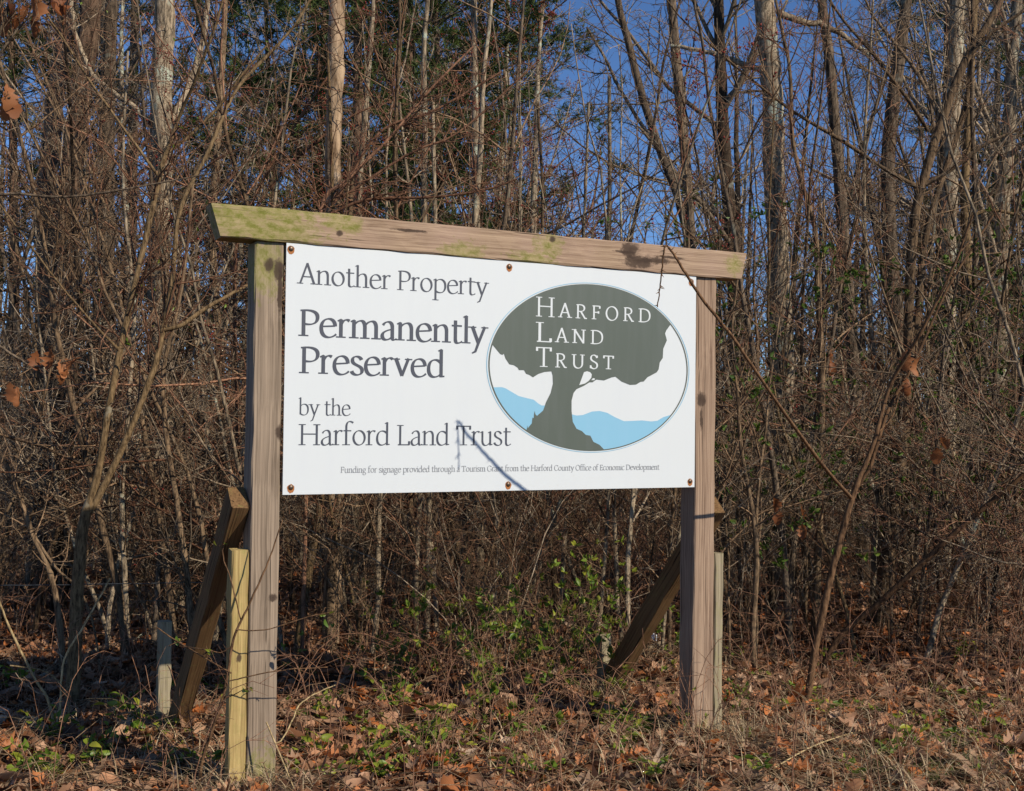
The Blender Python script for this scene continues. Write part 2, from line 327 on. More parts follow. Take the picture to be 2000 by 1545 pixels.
timber('stake', mOld2, (0.66 + 0.3, 0.075, 0.07), stake_mtx(-0.245, 1.47), sign, seed=15)
timber('stake', mOld2, (0.40 + 0.3, 0.075, 0.07), stake_mtx(2.63, 1.26), sign, seed=16)

# the board: thin sheet with a slight wave on its left edge
bm = bmesh.new(); nx, nz = 24, 12; PT = 0.004
def sheet(y, flip):
    g = [[bm.verts.new((PW * i / nx, y, -PH * j / nz)) for i in range(nx + 1)] for j in range(nz + 1)]
    for j in range(nz):
        for i in range(nx):
            f = (g[j][i], g[j + 1][i], g[j + 1][i + 1], g[j][i + 1]); bm.faces.new(f if not flip else f[::-1])
    return g
A, B = sheet(0, False), sheet(PT, True)
edge = lambda g: [g[0][i] for i in range(nx)] + [g[j][nx] for j in range(nz)] + [g[nz][i] for i in range(nx, 0, -1)] + [g[j][0] for j in range(nz, 0, -1)]
ea, eb = edge(A), edge(B)
for k in range(len(ea)): bm.faces.new((ea[k], ea[(k + 1) % len(ea)], eb[(k + 1) % len(ea)], eb[k]))
bmesh.ops.recalc_face_normals(bm, faces=bm.faces[:])
me = bpy.data.meshes.new('panel'); bm.to_mesh(me); bm.free()
for p in me.polygons: p.use_smooth = False
panel = link('panel', me, M['panel'], sign); panel.location = (0, -0.003, PTOP)
FACE = -0.0012                         # print sits this far in front of the board's face

def flat(name, polys, mat, parent=panel):
    """polys: list of (list of (u, v) , layer) drawn as thin printed sheets"""
    V, F = [], []
    for pts, lay in polys:
        o = len(V); V += [(p[0], FACE - 0.0001 * lay, -p[1]) for p in pts]
        for t in tessellate_polygon([[Vector((p[0], -p[1], 0)) for p in pts]]):
            a, b2, c = [Vector((pts[i][0], -pts[i][1], 0)) for i in t]
            t = tuple(t) if (b2 - a).cross(c - a).z > 0 else tuple(reversed(t)); F.append([i + o for i in t])
    return link(name, np_mesh(name, V, F, False), mat, parent)
def bez(pts, n=14):
    """chain of cubic beziers: p0, c, c, p1, c, c, p2 ..."""
    out = [pts[0]]
    for k in range(0, len(pts) - 3, 3):
        a, b2, c, d = pts[k:k + 4]
        for i in range(1, n + 1):
            t = i / n; q = 1 - t
            out.append(tuple(q ** 3 * a[j] + 3 * q * q * t * b2[j] + 3 * q * t * t * c[j] + t ** 3 * d[j] for j in (0, 1)))
    return out
def oval(cx, cy, rx, ry, n=40, tilt=0.18):
    return [(cx + rx * math.cos(2 * math.pi * i / n) - tilt * 0.0, cy + ry * math.sin(2 * math.pi * i / n)) for i in range(n + 1)]
# --- a broad-nib roman alphabet: x-height 1, capitals 1.4, ascenders 1.58, descenders -0.58
CAP, ASC, DSC = 1.40, 1.58, -0.58
def st(x, a, b2): return ('p', [(x, a), (x, b2)])                   # stem
def sf(x, y, w=0.2): return ('s', x, y, w)                          # serif
def fl(x, y): return ('p', [(x - 0.17, y - 0.10), (x - 0.03, y - 0.015), (x + 0.02, y - 0.03)])   # flag serif
def cv(*p): return ('p', bez(list(p)))
G = {
 'n': (1.08, [st(.2, 1, 0), fl(.2, 1), sf(.2, 0), cv((.2, .72), (.38, 1.0), (.84, 1.16), (.84, .62)), st(.84, .64, 0), sf(.84, 0)]),
 'm': (1.66, [st(.2, 1, 0), fl(.2, 1), sf(.2, 0), cv((.2, .72), (.38, 1.0), (.80, 1.16), (.80, .62)), st(.80, .64, 0), sf(.80, 0), cv((.80, .72), (.98, 1.0), (1.42, 1.16), (1.42, .62)), st(1.42, .64, 0), sf(1.42, 0)]),
 'h': (1.08, [st(.2, ASC, 0), fl(.2, ASC), sf(.2, 0), cv((.2, .72), (.38, 1.0), (.84, 1.16), (.84, .62)), st(.84, .64, 0), sf(.84, 0)]),
 'r': (.70, [st(.2, 1, 0), fl(.2, 1), sf(.2, 0), cv((.2, .70), (.30, .92), (.45, 1.08), (.66, .93))]),
 'o': (1.05, [('p', oval(.52, .5, .41, .49))]),
 'e': (.95, [('p', [(.12, .56), (.84, .62)]), cv((.84, .60), (.84, 1.16), (.10, 1.12), (.10, .50), (.10, -.10), (.62, -.12), (.90, .18))]),
 'c': (.90, [cv((.80, .85), (.62, 1.12), (.10, 1.05), (.10, .50), (.10, -.10), (.60, -.12), (.85, .18))]),
 'a': (.90, [cv((.14, .80), (.26, 1.06), (.66, 1.10), (.66, .70)), st(.66, .72, .16), cv((.66, .18), (.66, .0), (.76, -.03), (.90, .08)), cv((.66, .60), (.40, .54), (.10, .44), (.10, .22), (.10, -.06), (.45, -.08), (.66, .2))]),
 't': (.72, [st(.28, 1.28, .18), cv((.28, .2), (.28, -.06), (.50, -.05), (.68, .10)), ('p', [(.06, .98), (.66, .98)])]),
 'p': (1.10, [st(.2, 1, DSC), fl(.2, 1), sf(.2, DSC), cv((.2, .78), (.45, 1.12), (.98, 1.05), (.98, .52), (.98, -.06), (.48, -.10), (.2, .12))]),
 'b': (1.08, [st(.2, ASC, .06), fl(.2, ASC), cv((.2, .78), (.45, 1.12), (.96, 1.05), (.96, .52), (.96, -.06), (.48, -.10), (.2, .12))]),
 'd': (1.10, [st(.84, ASC, .0), fl(.84, ASC), ('p', [(.82, .04), (1.04, .06)]), cv((.84, .80), (.60, 1.10), (.10, 1.05), (.10, .46), (.10, -.08), (.55, -.10), (.84, .2))]),
 'l': (.42, [st(.2, ASC, 0), fl(.2, ASC), sf(.2, 0)]),
 'i': (.42, [st(.2, 1, 0), fl(.2, 1), sf(.2, 0), ('p', [(.13, 1.34), (.27, 1.34)])]),
 'f': (.66, [st(.24, 1.25, 0), sf(.24, 0, .24), cv((.24, 1.22), (.24, 1.62), (.48, 1.70), (.74, 1.52)), ('p', [(.04, .98), (.60, .98)])]),
 's': (.78, [cv((.64, .82), (.56, 1.06), (.14, 1.08), (.14, .78), (.14, .50), (.68, .54), (.68, .24), (.68, -.08), (.16, -.08), (.10, .20))]),
 'u': (1.08, [st(.2, 1, .32), fl(.2, 1), cv((.2, .34), (.2, -.12), (.62, -.10), (.84, .24)), st(.84, 1, 0), fl(.84, 1), ('p', [(.82, .04), (1.02, .06)])]),
 'v': (1.0, [('p', [(.14, 1), (.52, .02)]), ('p', [(.50, .02), (.88, 1)]), sf(.14, .98, .18), sf(.88, .98, .15)]),
 'y': (1.0, [('p', [(.14, 1), (.52, .04)]), ('p', [(.90, 1), (.54, .10), (.34, -.45), (.14, -.55)]), sf(.14, .98, .18), sf(.90, .98, .15)]),
 'g': (.95, [('p', oval(.42, .64, .31, .33)), cv((.30, .33), (.05, .18), (.20, .02), (.55, .02), (.95, .02), (.92, -.55), (.45, -.55), (.0, -.55), (.02, -.15), (.30, -.02)), ('p', [(.66, .88), (.92, .96)])]),
 'A': (1.28, [('p', [(.12, 0), (.64, 1.46)]), ('p', [(.62, 1.46), (1.14, 0)]), ('p', [(.30, .50), (.96, .50)]), sf(.12, 0, .18), sf(1.14, 0, .22)]),
 'C': (1.30, [cv((1.15, 1.12), (.9, 1.55), (.12, 1.5), (.12, .70), (.12, -.14), (.95, -.12), (1.18, .28)), st(1.15, 1.36, 1.10)]),
 'D': (1.42, [st(.25, CAP, 0), sf(.25, 0), sf(.25, CAP), cv((.1, 1.37), (.95, 1.46), (1.30, 1.2), (1.30, .70), (1.30, .15), (.95, -.04), (.1, .03))]),
 'E': (1.08, [st(.25, CAP, 0), ('p', [(.08, 1.37), (.92, 1.37)]), ('p', [(.25, .74), (.78, .74)]), ('p', [(.08, .03), (.98, .03)]), st(.90, 1.38, 1.15), st(.76, .86, .62), st(.95, .25, .03)]),
 'F': (1.0, [st(.25, CAP, 0), sf(.25, 0), ('p', [(.08, 1.37), (.90, 1.37)]), ('p', [(.25, .72), (.76, .72)]), st(.88, 1.38, 1.12), st(.74, .84, .60)]),
 'G': (1.42, [cv((1.18, 1.12), (.9, 1.55), (.12, 1.5), (.12, .70), (.12, -.14), (.85, -.12), (1.20, .18)), st(1.20, .62, .14), sf(1.20, .62, .2), st(1.17, 1.36, 1.10)]),
 'H': (1.55, [st(.25, CAP, 0), st(1.28, CAP, 0), ('p', [(.25, .74), (1.28, .74)])] + [sf(x, y) for x in (.25, 1.28) for y in (0, CAP)]),
 'L': (1.02, [st(.25, CAP, 0), sf(.25, CAP), ('p', [(.08, .03), (.96, .03)]), st(.93, .28, .03)]),
 'N': (1.50, [st(.25, CAP, 0), st(1.22, CAP, 0), ('p', [(.22, 1.40), (1.22, .02)]), sf(.25, 0), sf(.17, CAP), sf(1.22, CAP)]),
 'O': (1.50, [('p', oval(.74, .70, .62, .71))]),
 'P': (1.08, [st(.25, CAP, 0), sf(.25, 0), cv((.08, 1.37), (.70, 1.46), (.98, 1.32), (.98, 1.04), (.98, .66), (.60, .60), (.30, .66))]),
 'R': (1.25, [st(.25, CAP, 0), sf(.25, 0), cv((.08, 1.37), (.70, 1.46), (.95, 1.32), (.95, 1.06), (.95, .74), (.60, .70), (.25, .72)), ('p', [(.56, .72), (1.02, .03), (1.24, .02)])]),
 'S': (.98, [cv((.80, 1.12), (.72, 1.48), (.14, 1.52), (.14, 1.08), (.14, .70), (.84, .74), (.84, .36), (.84, -.12), (.16, -.10), (.10, .30)), st(.81, 1.36, 1.12), st(.11, .34, .04)]),
 'T': (1.22, [st(.60, CAP, 0), sf(.60, 0, .24), ('p', [(.06, 1.36), (1.14, 1.36)]), st(.08, 1.40, 1.12), st(1.12, 1.40, 1.12)]),
 'U': (1.45, [st(.25, CAP, .45), cv((.25, .48), (.25, -.16), (1.16, -.16), (1.16, .48)), st(1.16, CAP, .45), sf(.25, CAP), sf(1.16, CAP)]),
 ' ': (.48, []),
}
def glyphs(text, thick, thin, track=0.0):
    """-> list of (polygon strip as [left side.., right side..], layer), total width"""
    out, x = [], 0.0
    for ch in text:
        adv, strokes = G[ch]; lay = 0
        for s in strokes:
            lay += 1
            if s[0] == 's':
                _, sx, sy, sw = s; h = thin * 0.9; y0 = sy if sy < 0.2 and sy > -0.3 or sy < -0.3 else sy - h
                out.append(([(x + sx - sw - thick * .3, y0), (x + sx + sw + thick * .3, y0), (x + sx + sw + thick * .3, y0 + h), (x + sx - sw - thick * .3, y0 + h)], lay)); continue
            P = np.array(s[1], float)
            if len(P) == 2: P = np.array([P[0], (P[0] + P[1]) / 2, P[1]])
            T = np.gradient(P, axis=0)
            if np.allclose(P[0], P[-1]): T[0] = T[-1] = P[1] - P[-2]
            ang = np.arctan2(T[:, 1], T[:, 0]) - math.radians(18); wd = np.sqrt((thick * np.sin(ang)) ** 2 + (thin * np.cos(ang)) ** 2) / 2
            T /= np.linalg.norm(T, axis=1, keepdims=True); Nn = np.stack([-T[:, 1], T[:, 0]], 1)
            a, b2 = P + Nn * wd[:, None], P - Nn * wd[:, None]
            out.append((('strip', [(x + q[0], q[1]) for q in a], [(x + q[0], q[1]) for q in b2]), lay))
        x += adv + track
    return out, x - track
def text_line(text, p0, p1, cap_px, thick, thin, mat, cap=CAP, track=0.0, name='lettering', parent=panel, lift=0):
    """baseline from pixel p0 (left end) to p1 (right end) on the board, capitals cap_px pixels tall at p0"""
    a, b2 = uv(*p0), uv(*p1); v0 = (a[1] + b2[1]) / 2
    sy = (uv(p0[0], p0[1])[1] - uv(p0[0], p0[1] - cap_px)[1]) / cap
    gl, wtot = glyphs(text, thick, thin, track); x0 = 0.06; sx = (b2[0] - a[0]) / (wtot - 0.10)
    tr = lambda q: (a[0] + (q[0] - x0) * sx, v0 - q[1] * sy)
    V, F = [], []
    for g, lay in gl:
        y = FACE - 0.0001 * (lay + lift); o = len(V)
        if g[0] == 'strip':
            L, Rr = [tr(q) for q in g[1]], [tr(q) for q in g[2]]; n = len(L)
            for q in L + Rr: V.append((q[0], y, -q[1]))
            F += [[o + i, o + n + i, o + n + i + 1, o + i + 1] for i in range(n - 1)]
        else:
            for q in g: q = tr(q); V.append((q[0], y, -q[1]))
            F.append([o, o + 1, o + 2, o + 3])
    return link(name, np_mesh(name, V, F, False), mat, parent)
text_line('Another Property', (584, 553.3), (951, 578), 39, .165, .06, M['ink'])
text_line('Permanently', (585, 655.8), (948, 672.5), 51, .205, .075, M['ink'])
text_line('Preserved', (586, 729.4), (868, 736.6), 51, .205, .075, M['ink'])
text_line('by the', (583.5, 811), (683.8, 811), 34, .16, .06, M['ink'], cap=ASC)
text_line('Harford Land Trust', (584, 870), (997, 869), 41, .155, .06, M['ink'])
text_line('Funding for signage provided through a Tourism Grant from the Harford County Office of Economic Development', (665, 923.2), (1287, 917.2), 11.5, .17, .085, M['ink_small'])
# --- the emblem, traced on the board
c2 = lambda x, y: uv(920 + x * 580 / 1948, 440 + y * 460 / 1545)
eL, eR, eT, eB = c2(98, 930)[0], c2(1430, 915)[0], c2(740, 374)[1], c2(770, 1491)[1]
ecx, ecy, erx, ery = (eL + eR) / 2, (eT + eB) / 2, (eR - eL) / 2, (eB - eT) / 2
def ring_poly(f0, f1, n=120):
    a = [(ecx + erx * f0 * math.cos(t), ecy + ery * f0 * math.sin(t)) for t in np.linspace(0, 2 * math.pi, n)]
    b2 = [(ecx + erx * f1 * math.cos(t), ecy + ery * f1 * math.sin(t)) for t in np.linspace(0, 2 * math.pi, n)]
    V = [(q[0], 0, -q[1]) for q in a + b2]; return V, [[i, i + 1, n + i + 1, n + i] for i in range(n - 1)]
def ring_obj(name, f0, f1, mat, lay):
    V, F = ring_poly(f0, f1); V = [(x, FACE - 0.0001 * lay, z) for x, _, z in V]; return link(name, np_mesh(name, V, F, False), mat, panel)
def eang(p): return math.atan2((p[1] - ecy) / ery, (p[0] - ecx) / erx)
def arc(p, q, cw, f=0.972, n=60):
    a, b2 = eang(p), eang(q)
    if cw and b2 < a: b2 += 2 * math.pi
    if not cw and b2 > a: b2 -= 2 * math.pi
    return [(ecx + erx * f * math.cos(t), ecy + ery * f * math.sin(t)) for t in np.linspace(a, b2, n)]
ring_obj('emblem_border', 0.993, 1.0, M['logo_blue'], 1); ring_obj('emblem_border', 0.970, 0.982, M['logo_green'], 3)
under = [c2(*p) for p in [(190, 845), (205, 850), (213, 842), (225, 875), (250, 912), (280, 918), (305, 935), (312, 950), (345, 950), (360, 975), (378, 980), (405, 997), (440, 975), (480, 962), (525, 958), (533, 985), (535, 1040), (520, 1100), (490, 1160), (470, 1215), (430, 1250), (420, 1240), (415, 1217), (410, 1240), (408, 1265), (400, 1262), (395, 1300), (370, 1330), (366, 1312), (364, 1332)]]
rside = [c2(*p) for p in [(840, 1440), (800, 1420), (780, 1380), (750, 1375), (725, 1350), (690, 1335), (665, 1290), (657, 1220), (657, 1150), (670, 1100), (690, 1075), (740, 1052), (775, 1030), (795, 1030), (820, 1012), (870, 1018), (920, 998), (945, 993), (985, 1025), (1040, 1047), (1080, 1045), (1110, 1027), (1130, 1025), (1155, 997), (1215, 965), (1228, 945), (1235, 900), (1255, 870), (1258, 810), (1282, 755), (1270, 710), (1278, 690)]]
tree = under + arc(c2(362, 1342), c2(870, 1470), False) + rside + arc(c2(1305, 652), c2(135, 782), False)
flat('emblem_tree', [(tree, 4)], M['logo_green'])
wl = [c2(*p) for p in [(200, 1062), (225, 1070), (250, 1085), (310, 1120), (360, 1133), (410, 1145), (440, 1170), (460, 1182), (520, 1182), (500, 1260), (420, 1340)]] + arc(c2(362, 1342), c2(148, 1062), True)
wr = [c2(*p) for p in [(640, 1236), (690, 1248), (730, 1245), (790, 1222), (840, 1218), (890, 1230), (940, 1258), (1000, 1285), (1060, 1283), (1120, 1280), (1180, 1287), (1220, 1282), (1260, 1258)]] + arc(c2(1308, 1243), c2(870, 1470), True) + [c2(800, 1450), c2(640, 1340)]
flat('emblem_water', [(wl, 2), (wr, 2)], M['logo_blue'])
flat('emblem_gap', [([c2(*p) for p in [(738, 964), (758, 958), (778, 964), (789, 978), (786, 1000), (770, 1020), (745, 1038), (707, 1048), (725, 1000)]], 6), ([c2(*p) for p in [(786, 1016), (797, 1003), (810, 1006), (806, 1016)]], 6)], M['logo_white'])
q2 = lambda x, y: (920 + x * 580 / 1948, 440 + y * 460 / 1545)
for big, x1, y1, rest, xs, xe, ys, ye in (('H', 543, 601, 'ARFORD', 578, 1173, 606, 636), ('L', 524, 766, 'AND', 557, 862, 769, 779), ('T', 524, 929, 'RUST', 553, 932, 934, 944)):
    text_line(big, q2(427, y1 - 1), q2(x1, y1 + 1), 38.5, .17, .06, M['logo_white'], lift=6)
    text_line(rest, q2(xs, ys), q2(xe, ye), 27, .19, .085, M['logo_white'], track=.52, lift=6)
# screws with a ring of rust
for px in ((568, 486), (994, 521), (1349.5, 550), (567.5, 952), (992, 946), (1347, 940)):
    u, v = uv(*px); bm = bmesh.new(); bmesh.ops.create_uvsphere(bm, u_segments=14, v_segments=8, radius=0.0135)
    for vv in bm.verts: vv.co = Vector((vv.co.x, vv.co.z * 0.5 if vv.co.z < 0 else vv.co.z * 0.05, vv.co.y))
    bmesh.ops.recalc_face_normals(bm, faces=bm.faces[:]); me = bpy.data.meshes.new('screw'); bm.to_mesh(me); bm.free()
    for p in me.polygons: p.use_smooth = True
    o = link('screw', me, M['screw'], panel); o.location = (u, -0.0008, -v)
    rr = random.Random(int(px[0])); n = 26
    V = [(u, FACE, -v - 0.003)] + [(u + (0.0165 + rr.uniform(0, .003)) * math.cos(2 * math.pi * i / n), FACE, -v - 0.003 + (0.017 + rr.uniform(0, .003) + (0.006 if 14 < i < 25 else 0)) * math.sin(2 * math.pi * i / n)) for i in range(n)]
    link('rust_stain', np_mesh('rust_stain', V, [[0, 1 + i, 1 + (i + 1) % n] for i in range(n)], False), M['rust'], panel)

# ------------------------------------------------------------------ leaves
def oak_leaf(seed, L=0.11, curl=0.5):
    """lobed leaf, ~22 triangles, along local x, curled"""
    r = random.Random(seed); half = [(0, .02), (.10, .09), (.20, .24), (.31, .17), (.43, .35), (.55, .24), (.67, .33), (.79, .19), (.92, .15), (1.0, .0)]
    V, n = [], len(half); cx, cy = r.uniform(-1, 1) * curl, r.uniform(0.2, 1) * curl * 1.6
    for side in (0, 1, -1):
        for (x, wv) in half:
            y = side * wv * r.uniform(.8, 1.15); z = cx * (x - .5) ** 2 + cy * y * y * 2.2 + r.uniform(-.02, .02) + 0.12 * math.sin(7 * x + seed) * y
            V.append((x * L - L / 2, y * L, z * L))
    F = []
    for i in range(n - 1): F += [(i, n + i, n + i + 1, i + 1)[::-1], (i, 2 * n + i, 2 * n + i + 1, i + 1)]
    return np.array(V), np.array(F)
leafs = [oak_leaf(k, 1.0, [.5, .9, 1.3, .7, .35, 1.7, 1.0, .6][k]) for k in range(8)]
def simple_leaf(seed):
    """entire pointed leaf of 8 quads"""
    r = random.Random(seed); V = []; hx = [0, .2, .5, .8, 1]; hw = [.02, .17, .23, .13, .0]
    for s in (0, 1, -1):
        for x, wv in zip(hx, hw): V.append((x, s * wv, abs(s) * wv * .55 - .25 * x * x * r.uniform(.4, 1.2)))
    F = []
    for i in range(4): F += [(i, 5 + i, 6 + i, i + 1)[::-1], (i, 10 + i, 11 + i, i + 1)]
    return np.array(V), np.array(F)
def broad_leaf(seed):
    r = random.Random(seed); V, F = simple_leaf(seed); V = V.copy(); V[:, 0] -= .5; V[:, 1] *= r.uniform(1.2, 1.7); c = r.uniform(.4, 1.6)
    V[:, 2] = c * (V[:, 1] ** 2) * 2 + r.uniform(-.8, .8) * V[:, 0] ** 2 + np.array([r.uniform(-.04, .04) for _ in V]); return V, F
def torn_leaf(seed):
    V, F = oak_leaf(seed, 1.0, 1.1); return V, F[[i for i in range(len(F)) if i % 2 == seed % 2 or 4 < i < 11]]
leafs += [broad_leaf(60 + k) for k in range(5)] + [torn_leaf(70 + k) for k in range(3)]
green_t = [simple_leaf(k) for k in range(3)]
def quat_mats(rng, n, tilt):
    """random rotation: yaw anywhere, tilt about a random horizontal axis"""
    yaw = rng.uniform(0, 2 * math.pi, n); ta = rng.normal(size=n) * tilt; ax = rng.uniform(0, 2 * math.pi, n)
    c, s = np.cos(yaw), np.sin(yaw); Zr = np.zeros((n, 3, 3)); Zr[:, 0, 0] = c; Zr[:, 0, 1] = -s; Zr[:, 1, 0] = s; Zr[:, 1, 1] = c; Zr[:, 2, 2] = 1
    k = np.stack([np.cos(ax), np.sin(ax), np.zeros(n)], 1); Kx = np.zeros((n, 3, 3))
    Kx[:, 0, 2] = k[:, 1]; Kx[:, 1, 2] = -k[:, 0]; Kx[:, 2, 0] = -k[:, 1]; Kx[:, 2, 1] = k[:, 0]
    R = np.eye(3)[None] + np.sin(ta)[:, None, None] * Kx + (1 - np.cos(ta))[:, None, None] * (Kx @ Kx); return R @ Zr
def dir_mats(rng, d):
    """matrices whose x axis is d, random roll"""
    n = len(d); v = rng.normal(size=(n, 3)); v -= (v * d).sum(1, keepdims=True) * d; v /= np.linalg.norm(v, axis=1, keepdims=True) + 1e-9
    return np.stack([d, v, np.cross(d, v)], axis=2)
def scatter(rng, templates, pos, mats, size, tint):
    Vs, Fs, Ts, off = [], [], [], 0; pick = rng.integers(0, len(templates), len(pos))
    for k, (V, F) in enumerate(templates):
        i = np.where(pick == k)[0]
        if not len(i): continue
        W = np.einsum('nij,vj->nvi', mats[i], V) * size[i, None, None] + pos[i, None, :]
        Fs.append((F[None] + off + (np.arange(len(i)) * len(V))[:, None, None]).reshape(-1, F.shape[1])); Vs.append(W.reshape(-1, 3))
        Ts.append(np.repeat(tint[i], len(V))); off += len(i) * len(V)
    return np.concatenate(Vs), np.concatenate(Fs), np.concatenate(Ts)
def view_points(rng, n, y0, y1, power=1.0, margin=0.6):
    y = y0 + (y1 - y0) * rng.uniform(0, 1, n) ** power; x = rng.uniform(-1, 1, n) * (0.445 * y + margin); return x, y

rng = np.random.default_rng(11)
def litter(name, n, y0, y1, smin, smax, zmax, tilt, power, margin):
    x, y = view_points(rng, n, y0, y1, power, margin); p = np.stack([x, y, gz(x, y) + rng.uniform(0.005, zmax, n)], 1)
    sz = rng.uniform(smin, smax, n); tn = np.clip(rng.beta(1.6, 1.6, n), 0, 1)
    V, F, T = scatter(rng, leafs, p, quat_mats(rng, n, tilt), sz, tn); me = np_mesh(name, V, F, True, T)
    return tag(link(name, me, M['litter'], ground), kind='stuff')
litter('leaf_litter', 19000, 4.6, 12.5, 0.045, 0.14, 0.06, 0.55, 1.15, 0.8)
litter('far_leaf_litter', 7000, 12, 34, 0.09, 0.16, 0.06, 0.5, 1.4, 1.0)
# the largest fallen leaves, one by one
leaf_me = []
for k, (V, F) in enumerate(leafs):
    me = np_mesh('fallen_leaf', V, F, True); me.materials.append(M['oak_leaf']); leaf_me.append(me)
x, y = view_points(rng, 290, 5.0, 8.6, 1.2, 0.2); Rm = quat_mats(rng, 290, 0.45)
for i in range(290):
    o = link('fallen_leaf', leaf_me[i % len(leaf_me)], None, ground); s = float(rng.uniform(.10, .18))
    o.matrix_local = Matrix.Translation((x[i], y[i], float(gz(x[i], y[i])) + rng.uniform(.045, .085))) @ Matrix(Rm[i].tolist()).to_4x4() @ Matrix.Scale(s, 4)
# fallen twigs, straw, grass
n = 2600; x, y = view_points(rng, n, 4.7, 14, 1.2, .8); L = rng.uniform(.12, .7, n); a = rng.uniform(0, 6.28, n)
P = np.zeros((n, 5, 3)); h0 = rng.uniform(.02, .07, n); el = np.abs(rng.normal(size=n)) * .16
for k in range(5):
    t = k / 4; P[:, k, 0] = x + np.cos(a + .5 * t) * L * t; P[:, k, 1] = y + np.sin(a + .5 * t) * L * t; P[:, k, 2] = gz(P[:, k, 0], P[:, k, 1]) + h0 + L * el * math.sin(t * 2.6)
R = rng.uniform(.0018, .005, n)[:, None] * np.linspace(1, .5, 5)[None]
tag(link('fallen_twigs', tube_mesh('fallen_twigs', [(P, R, 3)]), M['twig_brown']), 'small dry twigs strewn over the leaf litter', 'twigs', kind='stuff')
n = 620; x, y = view_points(rng, n, 5.3, 10, 1.0, .5); K = 7; L = rng.uniform(.15, .75, n); a = rng.uniform(0, 6.28, n); b_ = rng.uniform(.2, 1.3, n); P = np.zeros((n, K, 3))
for k in range(K):
    t = k / (K - 1); P[:, k, 0] = x + np.cos(a) * L * b_ * t ** 1.7; P[:, k, 1] = y + np.sin(a) * L * b_ * t ** 1.7; P[:, k, 2] = gz(x, y) + L * np.sin(t * (1.2 + b_)) / 1.1
P[:, 1:] += np.cumsum(rng.normal(size=(n, K - 1, 3)) * .006, axis=1)
c_ = spawn(rng, P, np.full((n, K), .0022), 3, (.2, .9), .7, .4, 4, .02, .1, .8, .0012)
tag(link('dry_stems', tube_mesh('dry_stems', [(P, rng.uniform(.0012, .0032, n)[:, None] * np.linspace(1, .4, K)[None], 4), (c_[0], c_[1], 3)]), M['twig_red']), 'thin dead weed stems standing up out of the leaf litter', 'stems', kind='stuff')
def blades(name, mat, x, y, h, lean, wid, label, cat, parent=None):
    n = len(x); a = rng.uniform(0, 6.28, n); K = 5; Pm = np.zeros((n, K, 3)); z = gz(x, y)
    for k in range(K):
        t = k / (K - 1); Pm[:, k, 0] = x + np.cos(a) * lean * t ** 1.6; Pm[:, k, 1] = y + np.sin(a) * lean * t ** 1.6; Pm[:, k, 2] = z + .01 + h * np.sin(t * 1.75)
    side = np.stack([-np.sin(a), np.cos(a), np.zeros(n)], 1)[:, None, :] * (wid[:, None] * np.linspace(1, .15, K)[None])[:, :, None]
    V = np.stack([Pm + side, Pm - side], 2).reshape(-1, 3); i = np.arange(n * K * 2).reshape(n, K, 2)
    F = np.stack([i[:, :-1, 0], i[:, :-1, 1], i[:, 1:, 1], i[:, 1:, 0]], -1).reshape(-1, 4)
    return tag(link(name, np_mesh(name, V, F, True, np.repeat(rng.uniform(0, 1, n), K * 2)), mat), label, cat, kind='stuff')
n = 9500; x, y = view_points(rng, n, 4.7, 9.5, 1.3, .5)
pc = [(-1.25, 5.7), (-1.1, 5.65), (1.2, 6.85), (1.35, 6.95), (-1.95, 7.0), (.65, 7.9)]
for k, (cx_, cy_) in enumerate(pc): x[k * 130:k * 130 + 130] = cx_ + rng.normal(size=130) * .13; y[k * 130:k * 130 + 130] = cy_ - .05 + rng.normal(size=130) * .10
keep = (np.arange(n) < 780) | (np.sin(1.3 * x + .4) + np.sin(2.1 * y + x) + rng.normal(size=n) * .8 + .45 * x - .25 * (y - 6) > 0.7); x, y = x[keep], y[keep]; n = len(x)
blades('dry_grass', M['dry_grass'], x, y, rng.uniform(.03, .17, n), rng.uniform(.10, .42, n), rng.uniform(.0016, .0042, n), 'pale dry grass stems lying over the leaves', 'grass')
n = 1000; k = rng.uniform(size=n) < .6; qx = np.where(k, rng.uniform(1420, 2020, n), rng.uniform(-20, 470, n)); qy = 1560 - 190 * rng.uniform(size=n) ** 1.5
g_ = np.array([ground_at(a_, b_) for a_, b_ in zip(qx, qy)]); x, y = g_[:, 0], g_[:, 1]
blades('long_straw', M['dry_grass'], x, y, rng.uniform(.03, .16, n), rng.uniform(.15, .5, n), rng.uniform(.0018, .0042, n), 'long pale straw bent over the litter in both lower corners', 'straw')
c = ground_at(1830, 1520); n = 1300; x = c[0] + rng.normal(size=n) * .26; y = c[1] + rng.normal(size=n) * .17
blades('green_grass', M['grass'], x, y, rng.uniform(.02, .09, n), rng.uniform(.02, .11, n), rng.uniform(.001, .0022, n), 'tuft of short green grass at the lower right', 'grass')
# a few long pale straws, each its own
straws = [((520, 1410), (575, 1545), 'long pale straw leaning against the foot of the left post'), ((1395, 1330), (1640, 1385), 'long pale straw lying right of the right post'), ((1510, 1540), (1700, 1455), 'thick yellow straw lying at the bottom right'), ((1845, 1345), (1905, 1285), 'short thick pale straw among leaves on the right'), ((1480, 1400), (1590, 1470), 'bent pale straw below the thorny shrub')]
for (a, b2, lab) in straws:
    pa, pb = ground_at(*a), ground_at(*b2); d = min(pa[1], pb[1]); P = np.array([pa, .6 * pa + .4 * pb, pb]); P[:, 2] = gz(P[:, 0], P[:, 1]) + [.085, .10, .07]
    if 'leaning' in lab: P = np.array([at(520, 1410, 5.62), at(545, 1470, 5.6), at(575, 1542, 5.58)])
    q, r = smooth_line(P, [.004, .0045, .003], 8); o = link('straw', tube_mesh('straw', [(q[None], r[None], 5)]), M['straw']); tag(o, lab, 'straw')

